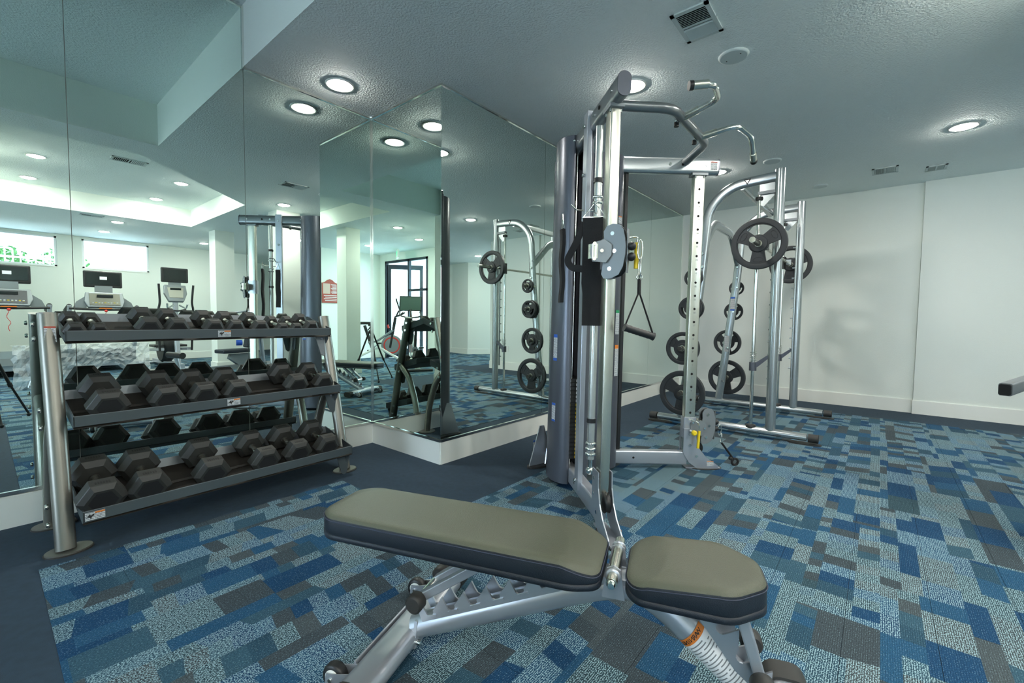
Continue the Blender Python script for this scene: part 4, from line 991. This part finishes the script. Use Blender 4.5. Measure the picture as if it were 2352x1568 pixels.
rows = [('bottom', -.105, .195, [.118, .292, .563, .832, 1.026, 1.222], [(.092, .094, .125), (.091, .092, .125), (.090, .090, .125), (.087, .086, .125), (.088, .086, .125), (.085, .086, .125)]),
        ('middle', .035, .606, [.176, .408, .571, .743, 1.089, 1.274], [(.084, .088, .12), (.082, .085, .12), (.080, .082, .12), (.078, .080, .12), (.080, .080, .12), (.074, .078, .12)]),
        ('top', .150, 1.000, [.085, .165, .371, .489, .666, .781, .924, 1.06, 1.158, 1.258], [(.047, .06, .115), (.045, .058, .115), (.063, .066, .115), (.061, .064, .115), (.058, .062, .115), (.056, .06, .115), (.055, .058, .115), (.045, .05, .11), (.045, .05, .11), (.054, .056, .11)])]
for nm, yl, zl, xs, szs in rows:
    for i, (x, sz) in enumerate(zip(xs, szs)):
        F0 = V((0, yl+.003, zl-.056)); ctr = F0+sd*(sz[1]+sz[2]/2+.018)+nd_*(sz[0]*.866+.0045)
        jit = random.uniform(-.04, .04)
        size_word = {'bottom': 'heavy', 'middle': 'mid-weight', 'top': 'light'}[nm]
        gap_note = {('bottom', 2): ', past the gap', ('middle', 4): ', past the gap', ('top', 2): ', past the gap', ('bottom', 0): ', beside the left tube', ('middle', 5): ', at the right end', ('bottom', 5): ', at the right end', ('top', 9): ', at the right end'}.get((nm, i), '')
        dumbbell(sz, rack_world(x, ctr.y, ctr.z), (ROT[0], 0, RR+jit), '%s black hex dumbbell, %s from left on the %s shelf%s' % (size_word, orders[i], nm, gap_note), 'hex dumbbells on the %s shelf' % nm)
# ================================================================== REST OF THE GYM (seen in the mirrors)
def rotz(a): return Matrix.Rotation(a, 3, 'Z')
def treadmill(x, y, rz, label):
    t = thing('treadmill', label, 'treadmill', (x, y, 0), rz, 'treadmills under the high windows')
    # local: +y towards the viewer side (console face), deck runs to -y
    obj('deck', MB().bb(-.40, .40, -2.35, -.55, .10, .19), SILVER, t); obj('running_belt', MB().bb(-.28, .28, -2.33, -.65, .19, .198), BLACK, t)
    for s in (-1, 1):
        obj('side_rail', MB().bb(s*.40-.06*(s > 0)-0.0, s*.40+.06*(s < 0), -2.35, -.6, .19, .215), GREYP, t)
        bar([(s*.40, -.60, .12), (s*.42, -.20, .7), (s*.42, -.10, 1.14)], rrect(.05, .09, .01), SILVER, t, 'upright', upv=(0, 1, 0), fil=.2)
        bar([(s*.42, -.10, 1.13), (s*.43, -.30, 1.08), (s*.42, -.55, 1.06)], stad(.065, .065), BLACK, t, 'hand_rail', fil=.1)
        obj('side_wing', MB().prism([(.0, 1.10), (.16, 1.10), (.12, 1.20), (.0, 1.30)], (s*.22, -.08, 0), (s, 0, 0), (0, 0, 1), .03), GREYP, t)
        bar([(s*.30, -.52, .30), (s*.34, -1.1, .12)], rrect(.03, .05, .01), BLACK, t, 'rail_foot', upv=(1, 0, 0)) if False else None
    obj('motor_hood', MB().prism([(-.10, .19), (.36, .19), (.34, .30), (.10, .40), (-.06, .36)], (0, -.85, 0), (0, 1, 0), (0, 0, 1), .84), GREYP, t)
    con = obj('console', MB().prism([(-.21, -.12), (.21, -.12), (.25, -.02), (.23, .14), (-.23, .14), (-.25, -.02)], (0, -.06, 1.22), (1, 0, 0), (0, -.35, 1), .06), GREYP, t, bevel=.01)
    obj('console_panel', MB().prism([(-.19, -.08), (.19, -.08), (.19, .12), (-.19, .12)], (0, -.026, 1.225), (1, 0, 0), (0, -.35, 1), .012), mat('console_face%d' % int(x*100), (.03, .035, .045) if x < 1 else (.15, .15, .115), .35), con)
    for i in range(3):
        for j in range(9): obj('key', MB().box((-.15+j*.0375, -.012-.0+.0-.006*i*-1, 1.155+i*.018), (.022, .008, .010)), (YELLOW if (i+j) % 3 == 0 else LABELW), con)
    obj('console_display', MB().box((0, -.03, 1.30), (.20, .02, .045), Matrix.Rotation(RAD(-19), 3, 'X')), SCREEN, con)
    obj('screen_stalk', MB().box((0, -.13, 1.41), (.22, .04, .12)), GREYP, t)
    sc = obj('screen_housing', MB().box((0, -.16, 1.58), (.48, .06, .27)), BLACK, t, bevel=.015); obj('screen_glass', MB().box((0, -.127, 1.59), (.42, .006, .20)), SCREEN, sc)
    obj('paper_tag', MB().box((0, -.122, 1.60), (.09, .002, .05)), LABELW, sc)
    bar([(-.42, -.08, 1.09), (0, .0, 1.07), (.42, -.08, 1.09)], stad(.05, .035), BLACK, t, 'cross_handle', fil=.2)
    obj('stop_key', MB().ball((0, .035, 1.055), .022, 10), REDP, t); obj('key_cord', MB().tube([(0, .035, 1.03), (-.03, .04, .95), (.02, .04, .86), (-.02, .04, .80), (.0, .035, .74)], .004, 6, .03), REDP, t)
    obj('orange_strip', MB().box((0, .012, 1.098), (.16, .01, .014)), ORANGE, t)
    t.scale = (1.08, 1.08, 1.08)
    return t
treadmill(.30, -6.35, 0, 'treadmill nearest to the left picture edge, under the left high window'); treadmill(1.45, -6.45, 0, 'treadmill under the right high window, seen in the mirror')
def elliptical(x, y, rz, label):
    t = thing('elliptical_trainer', label, 'elliptical', (x, y, 0), rz)
    obj('base_rail', MB().bb(-.06, .06, -1.5, .25, .05, .12), SILVER, t)
    for yy in (.22, -1.45): bar([(-.30, yy, .04), (.30, yy, .04)], stad(.06, .06), SILVER, t, 'stabiliser')
    obj('flywheel_housing', MB().lathe([(.30, -.09), (.34, -.05), (.34, .05), (.30, .09)], (0, -.75, .42), (1, 0, 0), 30), BLACK, t)
    bar([(0, .10, .1), (0, .02, .7), (0, .0, 1.25)], rrect(.07, .09, .015), SILVER, t, 'mast', upv=(0, 1, 0))
    for s in (-1, 1):
        bar([(s*.24, -.02, .35), (s*.26, .0, .95), (s*.26, .05, 1.10), (s*.235, .06, 1.22), (s*.255, .10, 1.55)], circ(.018, 12), BLACK, t, 'swing_arm', fil=.08)
        obj('arm_joint', MB().ball((s*.25, 0, .93), .05, 12), GREYP, t)
        bar([(s*.20, -.05, .38), (s*.18, -1.1, .32)], rrect(.05, .06, .01), SILVER, t, 'pedal_bar', upv=(1, 0, 0)); obj('foot_pedal', MB().bb(s*.18-.07, s*.18+.07, -.75, -.35, .40, .44), BLACK, t)
        bar([(s*.04, .07, 1.18), (s*.14, .10, 1.12), (s*.15, .14, 1.20)], circ(.014, 10), CHROME, t, 'fixed_grip', fil=.03)
    con = obj('console', MB().prism([(-.11, -.17), (.11, -.17), (.17, -.02), (.16, .14), (-.16, .14), (-.17, -.02)], (0, .02, 1.40), (1, 0, 0), (0, -.3, 1), .07), GREYP, t, bevel=.01)
    obj('console_panel', MB().prism([(-.10, -.08), (.10, -.08), (.12, .11), (-.12, .11)], (0, .062, 1.39), (1, 0, 0), (0, -.3, 1), .01), mat('console_face_e', (.40, .40, .34), .35), con)
    obj('console_display', MB().box((0, .045, 1.47), (.16, .02, .035), Matrix.Rotation(RAD(-17), 3, 'X')), SCREEN, con)
    for i in range(3):
        for j in range(5): obj('key', MB().box((-.08+j*.04, .066-.006*i, 1.33+i*.022), (.024, .008, .012)), LABELW, con)
    sc = obj('screen_housing', MB().box((0, .0, 1.72), (.40, .06, .26)), BLACK, t, bevel=.015); obj('screen_glass', MB().box((0, .033, 1.72), (.33, .006, .20)), SCREEN, sc); obj('screen_stalk', MB().box((0, -.01, 1.57), (.18, .04, .10)), GREYP, t)
    bar([(-.13, .10, 1.10), (0, .14, 1.07), (.13, .10, 1.10)], stad(.04, .03), BLACK, t, 'hand_tray', fil=.06)
    return t
elliptical(2.47, -6.45, 0, 'elliptical trainer with a screen on its mast, mirrored left of the far white column').scale = (1.08, 1.08, 1.08)
# plastic wrapped bench on its side near the treadmills
t = thing('wrapped_equipment', 'piece of equipment wrapped in clear plastic film, lying before the right treadmill', 'equipment', (1.22, -5.25, 0)); t.scale = (1.12, 1.12, 1.2)
obj('black_box', MB().bb(-.75, .35, -.15, .15, .30, .44), BLACK, t); obj('frame_arch', MB().sweep([V((-.35+.03*k, 0, .05+.30*sin(pi*k/24))) for k in range(25)], rrect(.06, .03, .01), upv=(0, 1, 0)), GREYP, t)
for s in (-1, 1): obj('frame_leg', MB().cyl((s*.55-.15, 0, 0), (s*.45-.15, 0, .32), .025), SILVER, t)
fm = MB(); nx, nz = 34, 10; vs_ = []
for i in range(nx+1):
    for j in range(nz+1):
        x = -.85+1.35*i/nx; cut = max(0, 1-abs(x-.05)/.38); zb = .0+.30*cut; z = zb+(.52-zb)*j/nz
        vs_.append((x+random.uniform(-.015, .015), .17+random.uniform(-.035, .035)+.05*(1-j/nz), z))
fm.add(vs_, [(i*(nz+1)+j, (i+1)*(nz+1)+j, (i+1)*(nz+1)+j+1, i*(nz+1)+j+1) for i in range(nx) for j in range(nz)])
fm.add([(-.85, .16, .52), (.5, .16, .52), (.5, -.16, .51), (-.85, -.16, .51)], [(0, 1, 2, 3)])
obj('plastic_film', fm, WRAP, t)
# seated row/press machine and selector tower at the far end
t = thing('weight_bench_machine', 'seated machine with black padded seat and upright back pad, seen under the top shelf', 'exercise machine', (3.25, -5.0, 0), RAD(-15))
obj('seat_pad', MB().bb(-.55, .0, -.14, .14, .40, .47), VINYLS, t, bevel=.02); obj('back_pad', MB().box((.09, 0, .78), (.08, .30, .62), Matrix.Rotation(RAD(12), 3, 'Y')), VINYLS, t, bevel=.02)
obj('main_beam', MB().bb(-1.5, .35, -.04, .04, .10, .18), GREYP, t); obj('seat_gusset', MB().prism([(-.35, .38), (.20, .38), (.24, .30), (0, .16), (-.1, .08), (-.2, .16), (-.38, .30)], (0, 0, 0), (1, 0, 0), (0, 0, 1), .09), GREYP, t)
for x in (-1.45, .30): bar([(x, -.3, .04), (x, .3, .04)], stad(.07, .06), BLACK, t, 'floor_foot')
bar([(.30, 0, .18), (.22, 0, .95), (.05, 0, 1.2)], rrect(.05, .08, .01), SILVER, t, 'back_post', upv=(0, 1, 0))
for s in (-1, 1): bar([(.05, s*.05, 1.18), (-.25, s*.26, 1.12), (-.55, s*.28, .98), (-.72, s*.28, 1.0)], circ(.02, 12), SILVER, t, 'press_arm', fil=.06); 
for s in (-1, 1): obj('arm_grip', MB().cyl((-.55, s*.28, .985), (-.70, s*.28, 1.0), .027, 12), BLACK, t)
bar([(-1.2, 0, .18), (-1.25, 0, .42)], circ(.03, 12), SILVER, t, 'foot_post'); obj('foot_roller', MB().cyl((-1.25, -.2, .42), (-1.25, .2, .42), .05), BLACK, t)
t = thing('selector_tower', 'grey enclosed weight tower with rounded top, seen behind the cable machine in the mirror', 'exercise machine', (4.35, -6.2, 0), RAD(20))
obj('tower_shroud', MB().sweep([(0, 0, .05), (0, 0, 1.62)], rrect(.42, .30, .05), upv=(0, 1, 0)), SHROUD, t); obj('tower_front', MB().bb(-.13, .13, .15, .16, .3, 1.5), BLACK, t); obj('tower_base', MB().bb(-.30, .30, -.25, .45, 0, .06), SILVER, t)
for s in (-1, 1): obj('side_strip', MB().bb(s*.19-.012, s*.19+.012, .13, .165, .1, 1.55), SILVER, t)
bar([(0, .2, 1.5), (.0, .55, 1.62), (0, .75, 1.5)], circ(.02, 10), SILVER, t, 'press_arm', fil=.1)
t = thing('ball_shelf', 'white shelf unit with blue pads on it, seen past the cable machine in the mirror', 'shelf', (3.95, -7.6, 0))
for z in (.35, .62, .9): obj('shelf_board', MB().bb(-.3, .3, -.2, .2, z, z+.03), WHITEP, t)
for x in (-.3, .28): obj('side_post', MB().bb(x, x+.02, -.2, .2, 0, 1.1), WHITEP, t)
for z, x in ((.38, -.1), (.65, 0)):
    o = obj('foam_pad', MB().cyl((3.95+x-.12, -7.45, z+.06), (3.95+x+.12, -7.45, z+.06), .07, 16), BLUEP); tag(o, 'blue foam pad on the %s board of the white shelf' % ('lower' if z < .5 else 'upper'), 'foam pad')
# spin bikes by the glass door
def bike(x, y, rz, label):
    t = thing('spin_bike', label, 'exercise bike', (x, y, 0), rz, 'spin bikes by the glass door')
    for yy in (-.5, .5): bar([(-.27, yy, .04), (.27, yy, .04)], stad(.07, .05), BLACK, t, 'stabiliser')
    bar([(0, .48, .06), (0, .05, .32), (0, -.48, .06)], rrect(.05, .09, .01), WHITEP, t, 'lower_frame', upv=(1, 0, 0), fil=.1)
    obj('flywheel', MB().lathe([(.20, -.02), (.235, -.02), (.235, .02), (.20, .02)], (0, .34, .36), (1, 0, 0), 32), GREYP, t); obj('flywheel_ring', MB().sweep([V((0, .34+.17*cos(2*pi*i/30), .36+.17*sin(2*pi*i/30))) for i in range(30)], rrect(.03, .045, .005), upv=(1, 0, 0), closed=True), REDP, t)
    bar([(0, .30, .30), (0, .38, .75), (0, .42, .98)], stad(.05, .07), BLACK, t, 'head_tube', upv=(0, 1, 0)); bar([(0, -.10, .30), (0, -.26, .80)], stad(.05, .07), BLACK, t, 'seat_tube', upv=(0, 1, 0))
    bar([(0, .37, .70), (0, .0, .44), (0, -.18, .42)], rrect(.045, .08, .01), GREYP, t, 'diagonal_tube', upv=(1, 0, 0), fil=.1)
    obj('saddle', MB().prism([(-.16, -.10), (-.12, -.12), (.14, -.03), (.16, 0), (.14, .03), (-.12, .12), (-.16, .10)], (0, -.28, .85), (0, 1, 0), (1, 0, 0), .06), BLACK, t, bevel=.01)
    for s in (-1, 1): bar([(0, .42, .98), (s*.16, .42, 1.0), (s*.22, .52, 1.03), (s*.20, .62, 1.10)], circ(.016, 10), BLACK, t, 'handlebar', fil=.05)
    sc = obj('tablet_housing', MB().box((0, .50, 1.26), (.44, .03, .30), Matrix.Rotation(RAD(18), 3, 'X')), BLACK, t); obj('tablet_glass', MB().box((0, .484, 1.262), (.41, .004, .27), Matrix.Rotation(RAD(18), 3, 'X')), mat('tablet_green%d' % int(abs(y)*100), (.16, .24, .20), .2), sc)
    obj('tablet_stalk', MB().cyl((0, .42, .98), (0, .50, 1.14), .02), BLACK, t); obj('resistance_knob', MB().cyl((0, .27, .74), (0, .25, .82), .022), REDP, t)
    t.scale = (1.08, 1.08, 1.1)
    for s, a in ((1, .6), (-1, 3.74)): obj('crank', MB().cyl((s*.09, -.05, .32), (s*.10, -.05+.16*cos(a), .32+.16*sin(a)), .014), SILVER, t); obj('pedal', MB().box((s*.15, -.05+.16*cos(a), .32+.16*sin(a)), (.09, .09, .025)), BLACK, t)
bike(-1.48, -3.22, RAD(150), 'spin bike with a tablet screen in front of the open glass door'); bike(-2.15, -2.05, RAD(165), 'spin bike partly behind the dumbbell rack in the corner mirror'); bike(-1.95, -5.3, RAD(48), 'spin bike seen between the tripod legs in the corner mirror')
# photographer's tripod standing under the viewpoint
t = thing('camera_tripod', 'black camera tripod with spread legs, seen in the mirrors', 'tripod', (0, -CD, 0))
obj('centre_column', MB().cyl((0, -.04, .60), (0, -.04, .93), .014, 12), BLACK, t); obj('spider', MB().lathe([(.03, -.03), (.045, 0), (.03, .03)], (0, -.04, .83), (0, 0, 1), 16), BLACK, t)
obj('pan_head', MB().box((0, -.04, .955), (.06, .07, .05)).cyl((0, -.04, .93), (0, -.12, .86), .009, 10), BLACK, t)
for k, (fx_, fy) in enumerate(((.30, -.20), (-.38, .02), (.10, .34))):
    lg = obj('leg', MB().cyl((fx_*.08, fy*.08-.04, .83), (fx_*.6, fy*.6-.02, .34), .014, 12).cyl((fx_*.58, fy*.58-.02, .36), (fx_, fy, .03), .010, 10), BLACK, t); obj('leg_lock', MB().cyl((fx_*.57, fy*.57-.02, .37), (fx_*.61, fy*.61-.02, .33), .019, 12), BLACK, lg); obj('rubber_foot', MB().ball((fx_, fy, .018), .018, 10), BLACK, lg)
# preacher style bench whose grey arm end enters the frame on the right
t = thing('leg_machine', 'grey bar end with a dark cap entering the frame at the right edge', 'exercise machine', (4.75, -3.45, 0))
q0 = V((4.75, -3.45, 0))
bar([V((3.885, -3.045, .695))-q0, V((4.75, -3.38, .74))-q0], rrect(.060, .075, .012), GREYP, t, 'arm_tube'); bar([V((3.872, -3.040, .694))-q0, V((3.887, -3.046, .695))-q0], rrect(.052, .066, .012), BLACK, t, 'arm_cap')
bar([(0, .0, .03), (0, .0, .76)], rrect(.07, .07, .01), GREYP, t, 'post', upv=(0, 1, 0)); bar([(0, -.60, .04), (0, .06, .04)], stad(.08, .06), GREYP, t, 'floor_beam'); obj('seat_pad', MB().bb(-.14, .14, -.60, -.2, .42, .48), VINYLS, t, bevel=.015); obj('pad_post', MB().bb(-.025, .025, -.43, -.38, .06, .42), GREYP, t)
